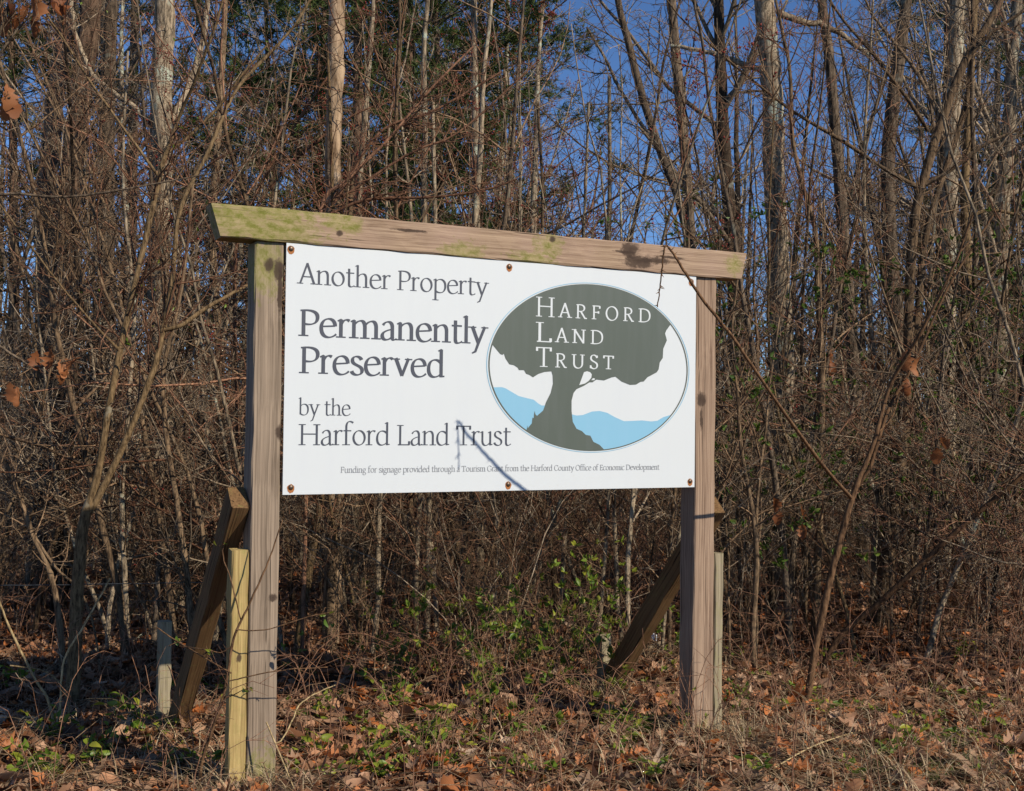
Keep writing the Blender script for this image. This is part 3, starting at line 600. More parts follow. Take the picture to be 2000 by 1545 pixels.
# ------------------------------------------------------------------ plants: shared generators
def crown_levels(rng, P, R, dens=1.0, rmin=.0016, lv=(9, 7, 5), ln=(.42, .5, .5), ang=(.9, .9, .9), up=(.035, .02, .0), t0=.2, K=(7, 5, 4)):
    out = []; cur = (P, R)
    for k in range(len(lv)):
        c = spawn(rng, cur[0], cur[1], max(1, int(lv[k] * (dens if k == 0 else 1))), (t0 if k == 0 else .12, .98), ang[k], ln[k], K[k], up[k], .13, .55, rmin)
        out.append(c); cur = c
    return out
def leaf_cluster_mesh(rng, name, br, n, size, templates, jit=.012, clump=1):
    if clump > 1:
        p, d = tips(rng, br, max(1, n // clump), jit); p, d = np.repeat(p, clump, 0), np.repeat(d, clump, 0); n = len(p)
    else: p, d = tips(rng, br, n, jit)
    d = d + rng.normal(size=d.shape) * .7; d /= np.linalg.norm(d, axis=1, keepdims=True)
    V, F, T = scatter(rng, templates, p, dir_mats(rng, d), rng.uniform(.6, 1.2, n) * size, rng.uniform(0, 1, n)); return np_mesh(name, V, F, True, T)
BUD = [(np.array([(0, 0, 0), (.5, .3, .1), (1, 0, 0), (.5, -.3, .1), (.5, 0, .5)]), np.array([(0, 1, 4), (1, 2, 4), (2, 3, 4), (3, 0, 4), (0, 3, 1), (1, 3, 2)]))]
def single(pts, rad): return np.array(pts)[None], np.array(rad)[None]
def wander(rng, h, r0, r1, K=14, lean=.20, wob=.075):
    d = np.array([rng.normal() * lean, rng.normal() * lean, 1.0]); p = np.zeros(3); P = [p.copy()]
    for k in range(K - 1):
        d = d + rng.normal(size=3) * wob; d[2] = max(d[2], .6); d /= np.linalg.norm(d); p = p + d * h / (K - 1); P.append(p.copy())
    return np.array(P)[None], (r0 + (r1 - r0) * np.linspace(0, 1, K) ** .9)[None]
def proto_sapling(seed, h, r0, bark_m, twig_m, leaf=None, nleaf=0, buds=0, dens=1.0, lv=(15, 6, 3), lean=.2):
    rng = np.random.default_rng(seed); P, R = wander(rng, h, r0, r0 * .18, 14, lean, .03 + lean * .22)
    P[:, 0, 2] = -.12
    lev = crown_levels(rng, P, R, dens, .0031, lv, (.36, .5, .48), t0=.14)
    parts = [('trunk', tube_mesh('trunk', [(P, R, 7)]), bark_m), ('crown', tube_mesh('crown', [(lev[0][0], lev[0][1], 4)] + [(a, b, 3) for a, b in lev[1:]]), twig_m)]
    if leaf: parts.append(('foliage', leaf_cluster_mesh(rng, 'foliage', lev[-1][0], nleaf, .06, green_t, .02, 4), leaf))
    if buds: parts.append(('buds', leaf_cluster_mesh(rng, 'buds', lev[-1][0], buds, .028, BUD), M['bud_red']))
    return parts
def proto_brush(seed, h, nst, bark_m, twig_m, leaf=None, nleaf=0, lv=(7, 4, 3)):
    rng = np.random.default_rng(seed); K = 9; P = np.zeros((nst, K, 3)); a = rng.uniform(0, 6.28, nst); sp_ = rng.uniform(.15, 1.15, nst); hh = h * rng.uniform(.5, 1.1, nst)
    b0 = rng.normal(size=(nst, 2)) * .18
    for k in range(K):
        t = k / (K - 1); rr = sp_ * hh * (.35 * t + .65 * t * t)
        P[:, k, 0] = b0[:, 0] + np.cos(a) * rr; P[:, k, 1] = b0[:, 1] + np.sin(a) * rr; P[:, k, 2] = hh * (1.25 * t - .38 * t * t * (sp_ + .2)) - .06
    P[:, 1:] += np.cumsum(rng.normal(size=(nst, K - 1, 3)) * .018 * h, axis=1); R = (rng.uniform(.003, .008, nst) * (h / 2) ** .5)[:, None] * np.linspace(1, .3, K)[None]
    lev = crown_levels(rng, P, R, 1, .0027, lv, (.45, .5, .5), (.75, .8, .85), (.03, .0, -.02), .12, (6, 5, 4))
    parts = [('stems', tube_mesh('stems', [(P, R, 5)]), bark_m), ('crown', tube_mesh('crown', [(x_, y_, 3) for x_, y_ in lev]), twig_m)]
    if leaf: parts.append(('foliage', leaf_cluster_mesh(rng, 'foliage', lev[0][0], nleaf, .058, green_t, .004, 5), leaf))
    return parts
def proto_tree(seed, h, r0, bark_m, twig_m, buds=0, lv=(24, 8, 5, 2), t0=.22):
    rng = np.random.default_rng(seed); P, R = wander(rng, h, r0, r0 * .12, 18, .05, .03); P[:, 0, 2] = -.2; R[:, 0] *= 1.35
    lev = crown_levels(rng, P, R * .8, 1, .0058, lv, (.30, .48, .48, .5), (.85, .8, .8, .8), (.10, .06, .04, .02), t0, (8, 6, 4, 3))
    parts = [('trunk', tube_mesh('trunk', [(P, R, 10)]), bark_m), ('crown', tube_mesh('crown', [(lev[0][0], lev[0][1], 5)] + [(a, b, 3) for a, b in lev[1:]]), twig_m)]
    if buds: parts.append(('buds', leaf_cluster_mesh(rng, 'buds', lev[-1][0], buds, .055, BUD), M['bud_red']))
    return parts
def proto_pine(seed, h, r0):
    rng = np.random.default_rng(seed); P, R = wander(rng, h, r0, r0 * .1, 14, .02, .012); P[:, 0, 2] = -.2
    b1 = spawn(rng, P, R * .45, 75, (.25, .99), 1.35, .26, 7, .05, .06, .6, .006); b2 = spawn(rng, *b1, 11, (.25, 1), .8, .42, 4, .04, .1, .5, .004)
    n = 6500; p, d = tips(rng, b2[0], n, .05); k = 7; p = np.repeat(p, k, 0); d = np.repeat(d, k, 0) + rng.normal(size=(n * k, 3)) * .75; d /= np.linalg.norm(d, axis=1, keepdims=True)
    v = np.cross(d, rng.normal(size=d.shape)); v /= np.linalg.norm(v, axis=1, keepdims=True); L = rng.uniform(.12, .26, n * k)[:, None]
    V = np.stack([p + v * .010, p - v * .010, p + d * L], 1).reshape(-1, 3); F = np.arange(n * k * 3).reshape(-1, 3)
    return [('trunk', tube_mesh('trunk', [(P, R, 10)]), M['bark_pine']), ('crown', tube_mesh('crown', [(b1[0], b1[1], 4), (b2[0], b2[1], 3)]), M['bark_dark']),
            ('foliage', np_mesh('foliage', V, F, False, np.repeat(rng.uniform(0, 1, n), k * 3)), M['needle'])]
def place(name, parts, loc, rz, sc, label, cat, group):
    e = empty(name, loc, rz); e.scale = (sc, sc, sc); tag(e, label, cat, group)
    for nm, me, mt in parts:
        o = link(nm, me, mt, e)
        if nm == 'buds': tag(o, kind='stuff')
    return e

# ------------------------------------------------------------------ traced trees and stems of the foreground thicket
def hero(name, label, cat, seed, stems, bark_m, twig_m, dens=1.0, d_end=None, lv=(13, 5, 3), ln=(.30, .45, .5), green=0, sides=8, rmin=.0024, leaves=(), group=None, depth=None, thorns=0, wob=0.0, leaf_size=.055, up=(.05, .04, .02), t0=.18, bare=None):
    """stems: list of [(px, py, width_px[, depth shift])...]; the first begins on the ground and fixes the distance"""
    rng = np.random.default_rng(seed); x0, y0 = stems[0][0][:2]
    base = ground_at(x0, y0) if depth is None else at(x0, y0, depth); D = base[1]
    if depth is not None: base = np.array([base[0], base[1], float(gz(base[0], base[1]))])
    base[2] = float(gz(base[0], base[1])); e = empty(name, base); tag(e, label, cat, group)
    allP = []
    for k, s in enumerate(stems):
        pts, wd = [], []
        for q in s:
            d = q[4] if len(q) > 4 else D + (q[3] if len(q) > 3 else 0.0); pts.append(at(q[0], q[1], d) - base); wd.append(q[2] * d / FPX / 2)
        if k == 0:
            if depth is None: pts[0][2] = -.10
            else: pts.insert(0, np.array([pts[0][0], pts[0][1], -.12])) if pts[0][2] > .1 else None; wd = ([wd[0] * 1.1] + wd) if len(wd) < len(pts) else wd
        if s[-1][1] < 15:             # leaves the frame at the top: goes on upwards
            g = pts[-1] - pts[-2]; g = g / np.linalg.norm(g); g = g + np.array([0, 0, .4]); g /= np.linalg.norm(g)
            pts += [pts[-1] + g * 1.1, pts[-1] + g * 2.4 + rng.normal(size=3) * .15]; wd += [wd[-1] * .75, wd[-1] * .3]
        K = max(10, 5 * len(pts)); P, R = smooth_line(pts, wd, K)
        P[1:-1] += rng.normal(size=P[1:-1].shape) * (.0010 + wob); R = R * (1 + rng.normal(size=K) * .03)
        link('trunk' if k == 0 else 'branch', tube_mesh('trunk', [(P[None], R[None], sides)]), bark_m, e); allP.append((P, R))
    tw, last = [], []
    for P, R in (allP if bare is None else allP[:bare]):
        L = np.linalg.norm(np.diff(P, axis=0), axis=1).sum(); nn = max(2, int(lv[0] * dens * L / 3.0))
        c = spawn(rng, P[None], np.minimum(R, .012)[None], nn, (t0, .98), .8, ln[0] * min(1, 3.0 / L), 7, up[0], .12, .5, rmin); tw.append((c[0], c[1], 4))
        for j in range(1, len(lv)): c = spawn(rng, c[0], c[1], lv[j], (.12, .98), .8, ln[j], 4, up[j], .14, .6, rmin); tw.append((c[0], c[1], 3))
        last.append(c[0])
    if dens > 0: link('crown', tube_mesh('crown', tw), twig_m, e)
    if green:
        br = np.concatenate(last); link('foliage', leaf_cluster_mesh(rng, 'foliage', br, green, leaf_size, green_t), M['green_leaf'], e)
    if thorns:
        th = []
        for P, R in allP:
            c = spawn(rng, P[None], R[None] * .9, thorns, (.1, .98), 1.25, .001, 3, 0, 0, .8, .0022, .1)
            q0 = c[0][:, :1]; dd = c[0][:, 1:2] - q0; dd /= np.linalg.norm(dd, axis=2, keepdims=True) + 1e-9; th.append((np.concatenate([q0, q0 + dd * .012, q0 + dd * .024], 1), np.tile([.0032, .0018, .0003], (len(q0), 1)), 4))
        tag(link('thorns', tube_mesh('thorns', th), bark_m, e), kind='stuff')
    for i, (lx, ly, sz, sh) in enumerate(leaves):
        o = link('leaf', hang_me[i % 8], None, e); p = at(lx, ly, D + sh) - base; rr = random.Random(seed * 31 + i)
        o.matrix_local = Matrix.Translation(Vector(p)) @ Matrix.Rotation(rr.uniform(0, 6.28), 4, 'Z') @ Matrix.Rotation(rr.uniform(.9, 1.7), 4, 'Y') @ Matrix.Rotation(rr.uniform(-.6, .6), 4, 'X') @ Matrix.Scale(sz * (D + sh) / FPX, 4)
        # a petiole to the nearest stem
        best = min((np.linalg.norm(P_ - p, axis=1).min(), k) for k, (P_, _) in enumerate(allP)); Pn = allP[best[1]][0]; qn = Pn[np.linalg.norm(Pn - p, axis=1).argmin()]
        mid = (p + qn) / 2 + np.array([0, 0, .04]); qq, rr2 = smooth_line([qn, mid, p], [.003, .002, .0012], 7)
        link('leaf_stalk', tube_mesh('leaf_stalk', [(qq[None], rr2[None], 4)]), twig_m, e)
    return e
hang_me = []
for V, F in leafs:
    me = np_mesh('leaf', V, F, True); me.materials.append(M['hang_leaf']); hang_me.append(me)
hero('forked_sapling', 'smooth brown young tree forking low, left of the sign', 'tree', 1, [
    [(140, 1385, 30), (148, 1230, 27), (155, 1100, 25), (165, 1015, 22), (190, 930, 15), (210, 810, 14), (233, 690, 13), (262, 560, 12), (290, 440, 12), (308, 360, 11), (322, 305, 10), (350, 230, 7), (395, 120, 6, -.2), (435, 0, 5, -.3)],
    [(165, 1015, 15), (200, 955, 14), (250, 850, 13), (300, 720, 12), (318, 645, 12), (335, 560, 10), (352, 410, 9), (405, 300, 8), (462, 175, 7, .1), (545, 85, 6, .2), (605, 0, 5, .2)],
    [(318, 645, 9), (355, 635, 9), (400, 603, 8, .1), (450, 575, 7, .2), (500, 545, 6, .35), (540, 500, 5, .5)],
    [(325, 300, 7), (370, 265, 7, .1), (430, 205, 6, .2), (470, 150, 5, .2), (520, 90, 4, .3)],
    [(310, 345, 6), (245, 255, 5, -.1), (180, 165, 5, -.2), (120, 70, 4, -.3), (80, 0, 3, -.3)],
    [(238, 690, 6), (190, 640, 5, -.1), (120, 560, 4, -.2), (60, 480, 4, -.3), (0, 400, 3, -.3)]],
    M['bark_smooth'], M['twig_red'], 1.0, green=60, leaf_size=.03)
hero('curved_sapling', 'thin dark curved stem at the lower left edge', 'tree', 2, [
    [(125, 1330, 14), (118, 1230, 13), (98, 1120, 12), (62, 1040, 11), (35, 960, 10), (5, 890, 9), (-30, 800, 7), (-40, 600, 5), (0, 380, 4)], [(62, 1040, 6), (110, 1110, 6), (160, 1160, 5, .1), (190, 1260, 4, .1), (195, 1400, 3, 0)]],
    M['bark_brown'], M['twig_brown'], 1.0)
hero('oak_sapling', 'slender oak holding dead brown leaves at the left edge', 'tree', 3, [
    [(-90, 1420, 18), (-80, 1200, 16), (-60, 900, 14), (-50, 600, 12), (-60, 380, 10), (-30, 150, 8), (20, 0, 6)],
    [(-52, 640, 6), (20, 690, 5), (70, 715, 4), (130, 705, 3), (165, 690, 2)], [(-55, 420, 6), (0, 380, 6), (120, 385, 5), (230, 372, 4), (350, 350, 3), (460, 330, 2)], [(-35, 170, 6), (10, 90, 5), (60, 30, 4), (110, -10, 3)], [(-57, 300, 5), (-20, 210, 4), (20, 190, 3)]],
    M['bark_dark'], M['twig_brown'], .8, leaves=[(120, 722, 40, 0), (140, 712, 46, .03), (105, 705, 44, -.03), (70, 705, 40, 0), (20, 765, 38, 0), (35, 775, 40, .05), (128, 740, 36, 0), (20, 20, 62, 0), (45, 35, 60, .1), (70, 15, 55, -.1), (100, 10, 60, 0), (15, 190, 55, 0), (25, 210, 52, .05), (5, 45, 60, .1), (60, 50, 48, 0), (125, 25, 50, 0), (10, 215, 44, .05)])
hero('lichen_tree', 'grey lichen-patched tree trunk left of the sign', 'tree', 4, [
    [(345, 1195, 42), (338, 1000, 40), (330, 850, 40), (318, 700, 40), (308, 560, 42), (314, 450, 42), (312, 300, 42), (318, 120, 41), (322, 0, 40)],
    [(335, 235, 14), (368, 170, 13, .2), (395, 80, 12, .3), (405, 0, 10, .3)], [(300, 250, 12), (250, 200, 11, .1), (190, 155, 10, .3), (150, 70, 9, .3), (140, 0, 8, .3)], [(330, 1000, 10), (400, 780, 9, -.1), (450, 600, 8, -.2), (480, 420, 6, -.2)]],
    M['bark_grey'], M['twig_grey'], .8, sides=12, wob=.004)
hero('pine_tree', 'thick dark reddish pine trunk at the upper left', 'tree', 5, [
    [(120, 1150, 50), (122, 900, 48), (118, 700, 46), (120, 520, 44), (135, 380, 44), (152, 250, 42), (165, 130, 42), (178, 0, 40)]], M['bark_pine'], M['twig_grey'], .6, sides=12, wob=.006)
hero('pine_tree', 'leftmost tall brown trunk behind the oak leaves', 'tree', 6, [
    [(70, 1140, 40), (78, 900, 38), (85, 700, 36), (90, 400, 35), (105, 220, 34), (122, 90, 33), (130, 0, 32)]], M['bark_pine'], M['twig_grey'], .6, sides=12, wob=.006)
hero('bare_tree', 'slim dark trunk between pine trunk and lichen trunk', 'tree', 7, [
    [(222, 1130, 28), (215, 900, 28), (212, 600, 28), (210, 400, 27), (212, 200, 26), (218, 0, 25)]], M['bark_dark'], M['twig_grey'], .8, sides=10)
hero('dead_tree', 'pale barkless dead trunk rising behind the cap beam', 'tree', 8, [
    [(646, 1262, 34), (650, 1000, 33), (648, 700, 32), (650, 420, 31), (650, 300, 31), (655, 150, 32), (658, 0, 32)]], M['bark_dead'], M['twig_grey'], .12, sides=12, wob=.003)
hero('leaning_tree', 'dark trunk leaning left above the beam', 'tree', 9, [
    [(1420, 1150, 22), (1400, 800, 20), (1370, 560, 18), (1345, 470, 17), (1322, 380, 16), (1290, 295, 16), (1255, 190, 15), (1225, 75, 14), (1207, 0, 13)]], M['bark_dark'], M['twig_grey'], 1.0, sides=9)
hero('bare_tree', 'straight dark trunk behind the leaning trunk', 'tree', 10, [
    [(1365, 1130, 24), (1358, 800, 23), (1350, 500, 22), (1338, 300, 21), (1322, 130, 20), (1312, 0, 18)]], M['bark_dark'], M['twig_grey'], 1.0, sides=9)
hero('broad_tree', 'broad grey furrowed trunk rising right of the beam end', 'tree', 11, [
    [(1535, 1165, 46), (1530, 900, 44), (1528, 700, 43), (1520, 520, 42), (1512, 350, 42), (1508, 200, 41), (1500, 80, 40), (1492, 0, 40)],
    [(1490, 140, 12), (1440, 120, 11, .2), (1380, 100, 9, .3), (1310, 90, 7, .4)], [(1520, 25, 14), (1560, 40, 13, .1), (1620, 55, 11, .2), (1700, 110, 8, .3)]], M['bark_grey'], M['twig_grey'], .8, sides=12, wob=.006)
hero('bare_tree', 'dark twin-looking trunk at the upper right, left member', 'tree', 12, [[(1770, 1135, 34), (1765, 800, 32), (1740, 500, 30), (1735, 300, 28), (1755, 120, 26), (1770, 0, 24)]], M['bark_dark'], M['twig_grey'], .8, sides=10)
hero('bare_tree', 'grey trunk near the top right corner behind the big sapling', 'tree', 13, [[(1850, 1130, 34), (1850, 800, 32), (1852, 500, 30), (1858, 300, 28), (1865, 120, 28), (1870, 0, 27)]], M['bark_grey'], M['twig_grey'], .8, sides=10)
hero('bare_tree', 'dark slanting trunk between broad trunk and big sapling', 'tree', 14, [[(1690, 1140, 26), (1672, 800, 25), (1650, 500, 24), (1635, 300, 22), (1620, 120, 20), (1605, 0, 18)]], M['bark_dark'], M['twig_grey'], .8, sides=9)
hero('big_sapling', 'large brown sapling slanting up to the top right corner', 'tree', 15, [
    [(1715, 1232, 38), (1738, 1060, 34), (1758, 880, 31), (1775, 740, 26), (1775, 600, 20), (1785, 440, 19), (1800, 365, 18), (1835, 250, 18), (1885, 120, 16), (1955, 0, 14)],
    [(1775, 740, 16), (1792, 620, 15, .1), (1805, 480, 13, .2), (1830, 380, 12, .2), (1870, 260, 11, .3), (1895, 150, 9, .3), (1900, 0, 7, .3)],
    [(1790, 365, 9), (1720, 325, 8, -.1), (1650, 278, 8, -.2), (1560, 225, 6, -.3), (1480, 165, 5, -.4), (1380, 80, 4, -.5), (1310, 10, 3, -.5)],
    [(1812, 255, 8), (1770, 190, 7, -.2), (1700, 100, 6, -.3), (1620, 0, 5, -.4)], [(1840, 240, 8), (1790, 140, 7, .2), (1720, 50, 6, .3), (1690, 0, 5, .3)],
    [(1800, 365, 9), (1860, 330, 8, -.1), (1920, 285, 7, -.2), (1995, 250, 5, -.3)], [(1885, 120, 8), (1930, 70, 7, -.1), (2000, 20, 6, -.2)], [(1770, 760, 7), (1830, 690, 6, -.1), (1900, 600, 5, -.2), (1990, 500, 4, -.2)]],
    M['bark_brown'], M['twig_brown'], 1.1, sides=10)
hero('straight_sapling', 'straight grey-green sapling near the right edge', 'tree', 16, [
    [(1872, 1208, 24), (1870, 1050, 22), (1882, 900, 21), (1874, 760, 20), (1884, 620, 20), (1888, 500, 18), (1884, 380, 18), (1890, 250, 15), (1897, 120, 14), (1905, 0, 12)],
    [(1885, 430, 8), (1930, 410, 7, .1), (1990, 420, 6, .2)], [(1886, 660, 7), (1840, 600, 6, 0), (1790, 540, 5, .1)]], M['bark_smooth'], M['twig_grey'], 1.0, sides=9)
hero('slim_sapling', 'slim sapling with a kinked stem right of the sign', 'tree', 17, [
    [(1590, 1255, 18), (1598, 1080, 16), (1602, 900, 14), (1605, 720, 13), (1597, 570, 11), (1592, 450, 10), (1570, 370, 9), (1548, 270, 8), (1542, 130, 7), (1515, 0, 6)],
    [(1600, 600, 6), (1650, 540, 5), (1700, 470, 4), (1760, 380, 4, .1)]], M['bark_brown'], M['twig_red'], 1.1, leaves=[(1620, 695, 30, 0), (1625, 720, 30, .03)])
hero('pale_sapling', 'pale thin sapling beside the kinked sapling', 'tree', 18, [[(1702, 1225, 13), (1708, 1050, 12), (1714, 880, 11), (1706, 700, 10), (1695, 560, 9), (1688, 420, 8), (1690, 250, 6), (1700, 100, 5), (1705, 0, 4)]], M['bark_grey'], M['twig_grey'], 1.0, leaves=[(1700, 700, 42, 0), (1712, 715, 44, .03), (1695, 722, 38, -.02)])
hero('wavy_sapling', 'thin wavy stem close to the right post', 'tree', 19, [[(1482, 1322, 13), (1470, 1250, 12), (1478, 1100, 11), (1470, 1000, 9), (1448, 880, 8), (1440, 760, 7), (1430, 640, 5), (1450, 480, 4)]], M['bark_brown'], M['twig_brown'], 1.0)
hero('thorny_shrub', 'thorny shrub whose stem arches left over the sign', 'shrub', 20, [
    [(1572, 1378, 15), (1590, 1280, 15), (1615, 1160, 14), (1640, 1060, 13), (1668, 960, 12), (1705, 870, 9), (1740, 750, 8), (1800, 645, 7, -.2), (1860, 525, 6, -.3), (1900, 420, 4, -.4)],
    [(1668, 960, 8), (1700, 910, 7), (1735, 800, 7, .1), (1785, 710, 6, .2), (1850, 565, 5, .3), (1940, 420, 4, .4)],
    [(1662, 972, 7), (1600, 900, 7, 'a', 6.8), (1510, 775, 6.5, 'a', 6.0), (1440, 672, 6.5, 'a', 5.70), (1400, 620, 6.5, 'a', 5.60), (1362, 570, 6, 'a', 5.54), (1340, 535, 5.5, 'a', 5.50), (1318, 500, 5, 'a', 5.46), (1303, 480, 4, 'a', 5.45)],
    [(1303, 480, 3.6, 'a', 5.45), (1298, 484, 3.4, 'a', 5.45), (1293, 520, 3.0, 'a', 5.46), (1290, 555, 2.6, 'a', 5.47), (1284, 600, 2.2, 'a', 5.48)]],
    M['thorn_stem'], M['thorn_stem'], .5, thorns=16, lv=(7, 3), ln=(.25, .4), leaves=[(1770, 705, 44, 0), (1790, 715, 40, .05), (1778, 755, 36, 0), (1845, 865, 30, -.1), (1830, 890, 42, -.1)], t0=.45, bare=2)
hero('thorny_cane', 'long brown cane slanting to the right edge', 'shrub', 21, [
    [(1585, 1318, 12), (1640, 1245, 12), (1720, 1175, 12, -.1), (1790, 1110, 12, -.2), (1860, 1045, 11, -.3), (1930, 985, 10, -.4), (2010, 915, 9, -.5), (2120, 780, 7, -.6)]], M['thorn_stem'], M['thorn_stem'], .5, thorns=14, lv=(8, 4), leaves=[(1565, 1000, 34, 0), (1515, 985, 30, 0), (1570, 1040, 32, 0), (1520, 1010, 32, 0)])
# trunks seen under the board
for sd, nm, lab, st_, bk in ((30, 'leaning_sapling', 'leaning sapling stem under the board, next to the left post', [(578, 1285, 19), (590, 1205, 18), (604, 1110, 17), (622, 1000, 16), (640, 880, 14), (655, 700, 11), (650, 400, 8), (640, 100, 5)], 'bark_smooth'),
        (31, 'knotted_sapling', 'swollen knotted vine-choked stem under the board', [(648, 1280, 24), (646, 1200, 22), (648, 1120, 20), (655, 1085, 29), (652, 1060, 30), (650, 1035, 20), (662, 980, 19), (668, 850, 16), (675, 600, 12), (690, 300, 8)], 'bark_brown'),
        (32, 'pale_sapling', 'pale straight sapling under the board, left of the green shrubs', [(832, 1250, 13), (836, 1130, 12), (838, 990, 12), (842, 850, 11), (850, 500, 9), (845, 200, 7)], 'bark_grey'),
        (33, 'pale_sapling', 'thinner pale sapling just left of the straight pale one', [(815, 1252, 10), (812, 1150, 10), (818, 1000, 10), (822, 850, 9), (810, 500, 7), (780, 200, 5)], 'bark_grey'),
        (34, 'bare_tree', 'wider pale trunk far back under the middle of the board', [(938, 1120, 18), (936, 980, 18), (934, 850, 17), (930, 400, 15), (925, 0, 13)], 'bark_grey'),
        (35, 'bent_sapling', 'bent thin sapling under the board right of its middle', [(1088, 1210, 10), (1080, 1110, 10), (1072, 1040, 9), (1050, 960, 8), (1040, 850, 7), (1060, 450, 6), (1050, 200, 5)], 'bark_brown'),
        (36, 'slim_sapling', 'slim upright sapling under the board above the right brace', [(1092, 1235, 11), (1098, 1130, 10), (1108, 960, 9), (1120, 800, 8), (1140, 450, 6), (1150, 200, 5)], 'bark_grey'),
        (37, 'pale_sapling', 'pale sapling behind the right brace top', [(1162, 1165, 13), (1164, 1060, 12), (1170, 960, 12), (1175, 850, 11), (1190, 450, 9), (1190, 150, 7)], 'bark_grey'),
        (38, 'slim_sapling', 'thin sapling nearest the right post under the board', [(1305, 1290, 9), (1308, 1200, 9), (1310, 1050, 8), (1318, 960, 8), (1330, 800, 7), (1345, 480, 5), (1330, 200, 4)], 'bark_brown'),
        (39, 'slim_sapling', 'thin dark stem left of the left post behind the brace', [(395, 1330, 14), (375, 1230, 13), (365, 1120, 12), (345, 980, 11), (325, 850, 10), (320, 720, 9), (355, 560, 7), (380, 330, 5)], 'bark_brown'),
        (40, 'slim_sapling', 'grey stem between forked sapling and left brace', [(250, 1290, 12), (245, 1150, 11), (238, 980, 10), (250, 800, 9), (262, 600, 8), (240, 350, 6), (250, 100, 4)], 'bark_grey'),
        (41, 'bare_tree', 'upright trunk close left of the left post', [(440, 1185, 20), (436, 1000, 19), (432, 850, 18), (426, 650, 17), (415, 450, 15), (430, 200, 13), (440, 0, 11)], 'bark_brown'),
        (42, 'pale_sapling', 'pale pole above the beam, right of the dead trunk', [(690, 1180, 14), (695, 900, 13), (700, 600, 12), (702, 380, 12), (715, 200, 11), (730, 0, 9)], 'bark_grey'),
        (43, 'pale_sapling', 'greenish pole above the beam between dead trunk and sky gap', [(850, 1160, 14), (835, 900, 13), (828, 420, 12), (830, 250, 11), (828, 100, 10), (835, 0, 9)], 'bark_grey'),
        (44, 'pale_sapling', 'pale stem rising from the middle of the beam', [(900, 1200, 15), (915, 900, 14), (928, 440, 13), (938, 300, 11), (945, 150, 9), (960, 0, 7)], 'bark_grey')):
    hero(nm, lab, 'tree', sd, [[tuple(q) for q in st_]], M[bk], M['twig_red' if sd in (30, 36, 42, 44) else 'twig_grey' if sd % 2 else 'twig_brown'], .95, green=25 if sd in (36, 38) else 0, leaf_size=.04)
# long whips crossing above the beam (red-barked shrubs behind it)
hero('arching_shrub', 'reddish whippy shrub arching right above the beam', 'shrub', 50, [
    [(590, 1290, 9), (600, 900, 8), (620, 440, 8), (680, 350, 7), (760, 270, 6), (840, 175, 5), (925, 90, 4)], [(640, 420, 6), (720, 390, 6), (850, 385, 5), (950, 370, 4), (1010, 350, 3)], [(650, 400, 6), (740, 260, 5), (850, 215, 5), (980, 140, 4)], [(660, 390, 5), (800, 300, 5), (900, 255, 4), (1050, 120, 3)]], M['twig_red'], M['twig_red'], 1.5, lv=(15, 5, 3))
hero('arching_shrub', 'red-brown whippy shrub left of the beam end', 'shrub', 51, [
    [(470, 1250, 9), (465, 900, 8), (460, 500, 7), (500, 380, 6), (560, 270, 5), (640, 150, 4)], [(462, 540, 6), (400, 430, 5), (360, 330, 4), (330, 200, 3)], [(480, 430, 5), (560, 330, 5), (680, 230, 4), (790, 190, 3)], [(463, 600, 5), (380, 560, 4), (300, 500, 4), (200, 430, 3)]], M['twig_red'], M['twig_red'], 1.5, lv=(15, 5, 3))
hero('pale_canes', 'pale dead canes arching low at the lower left corner', 'shrub', 55, [
    [(115, 1440, 6), (95, 1370, 6), (70, 1330, 5), (30, 1250, 5), (0, 1180, 4), (-30, 1100, 3)], [(110, 1430, 5), (118, 1370, 5), (125, 1290, 4), (165, 1220, 4), (215, 1130, 3)], [(112, 1435, 5), (60, 1400, 5, .1), (10, 1430, 4, .1), (-30, 1480, 3, .1)], [(112, 1430, 4), (80, 1450, 4, -.1), (72, 1490, 4, -.2), (68, 1520, 3, -.25)], [(113, 1430, 4), (135, 1390, 4), (120, 1340, 4), (85, 1310, 3), (20, 1300, 3)]], M['straw'], M['twig_grey'], .6, lv=(8, 3), rmin=.002)
# vines round the left post
hero('climbing_vine', 'thin leafless vine twining about the left post', 'vine', 60, [
    [(392, 1500, 7, .0), (415, 1425, 6, -.05), (440, 1340, 6, -.1), (456, 1250, 5, -.12), (480, 1195, 4, -.14), (505, 1140, 4, -.16), (530, 1080, 3, -.16), (552, 1015, 2.4, -.16)],
    [(452, 1315, 3, -.12), (400, 1285, 3, -.1), (350, 1255, 3, 0), (305, 1225, 2.4, 0)], [(470, 1210, 2.6, -.13), (450, 1130, 2.6, -.13), (436, 1090, 2.4, -.12), (436, 1063, 2, -.12)], [(460, 1230, 2.4, -.13), (520, 1230, 2.2, -.16), (600, 1205, 2, -.16), (650, 1195, 1.6, -.16)],
    [(448, 1330, 2.6, -.12), (500, 1318, 2.4, -.16), (560, 1308, 2.2, -.17), (640, 1303, 1.8, -.1)], [(455, 1260, 2.4, -.13), (430, 1275, 2.4, -.12), (395, 1268, 2.2, -.1), (350, 1262, 2, 0)]],
    M['thorn_stem'], M['thorn_stem'], .35, depth=5.72, lv=(8, 3), ln=(.22, .4), green=14, leaf_size=.045)
hero('pale_vine', 'pale whip curving from the left post foot over the leaves', 'vine', 61, [[(520, 1470, 3), (550, 1445, 3), (572, 1405, 3, .05), (582, 1380, 3, .1), (610, 1358, 2.6, .15), (655, 1338, 2, .2)]], M['straw'], M['twig_grey'], 0, depth=5.95)
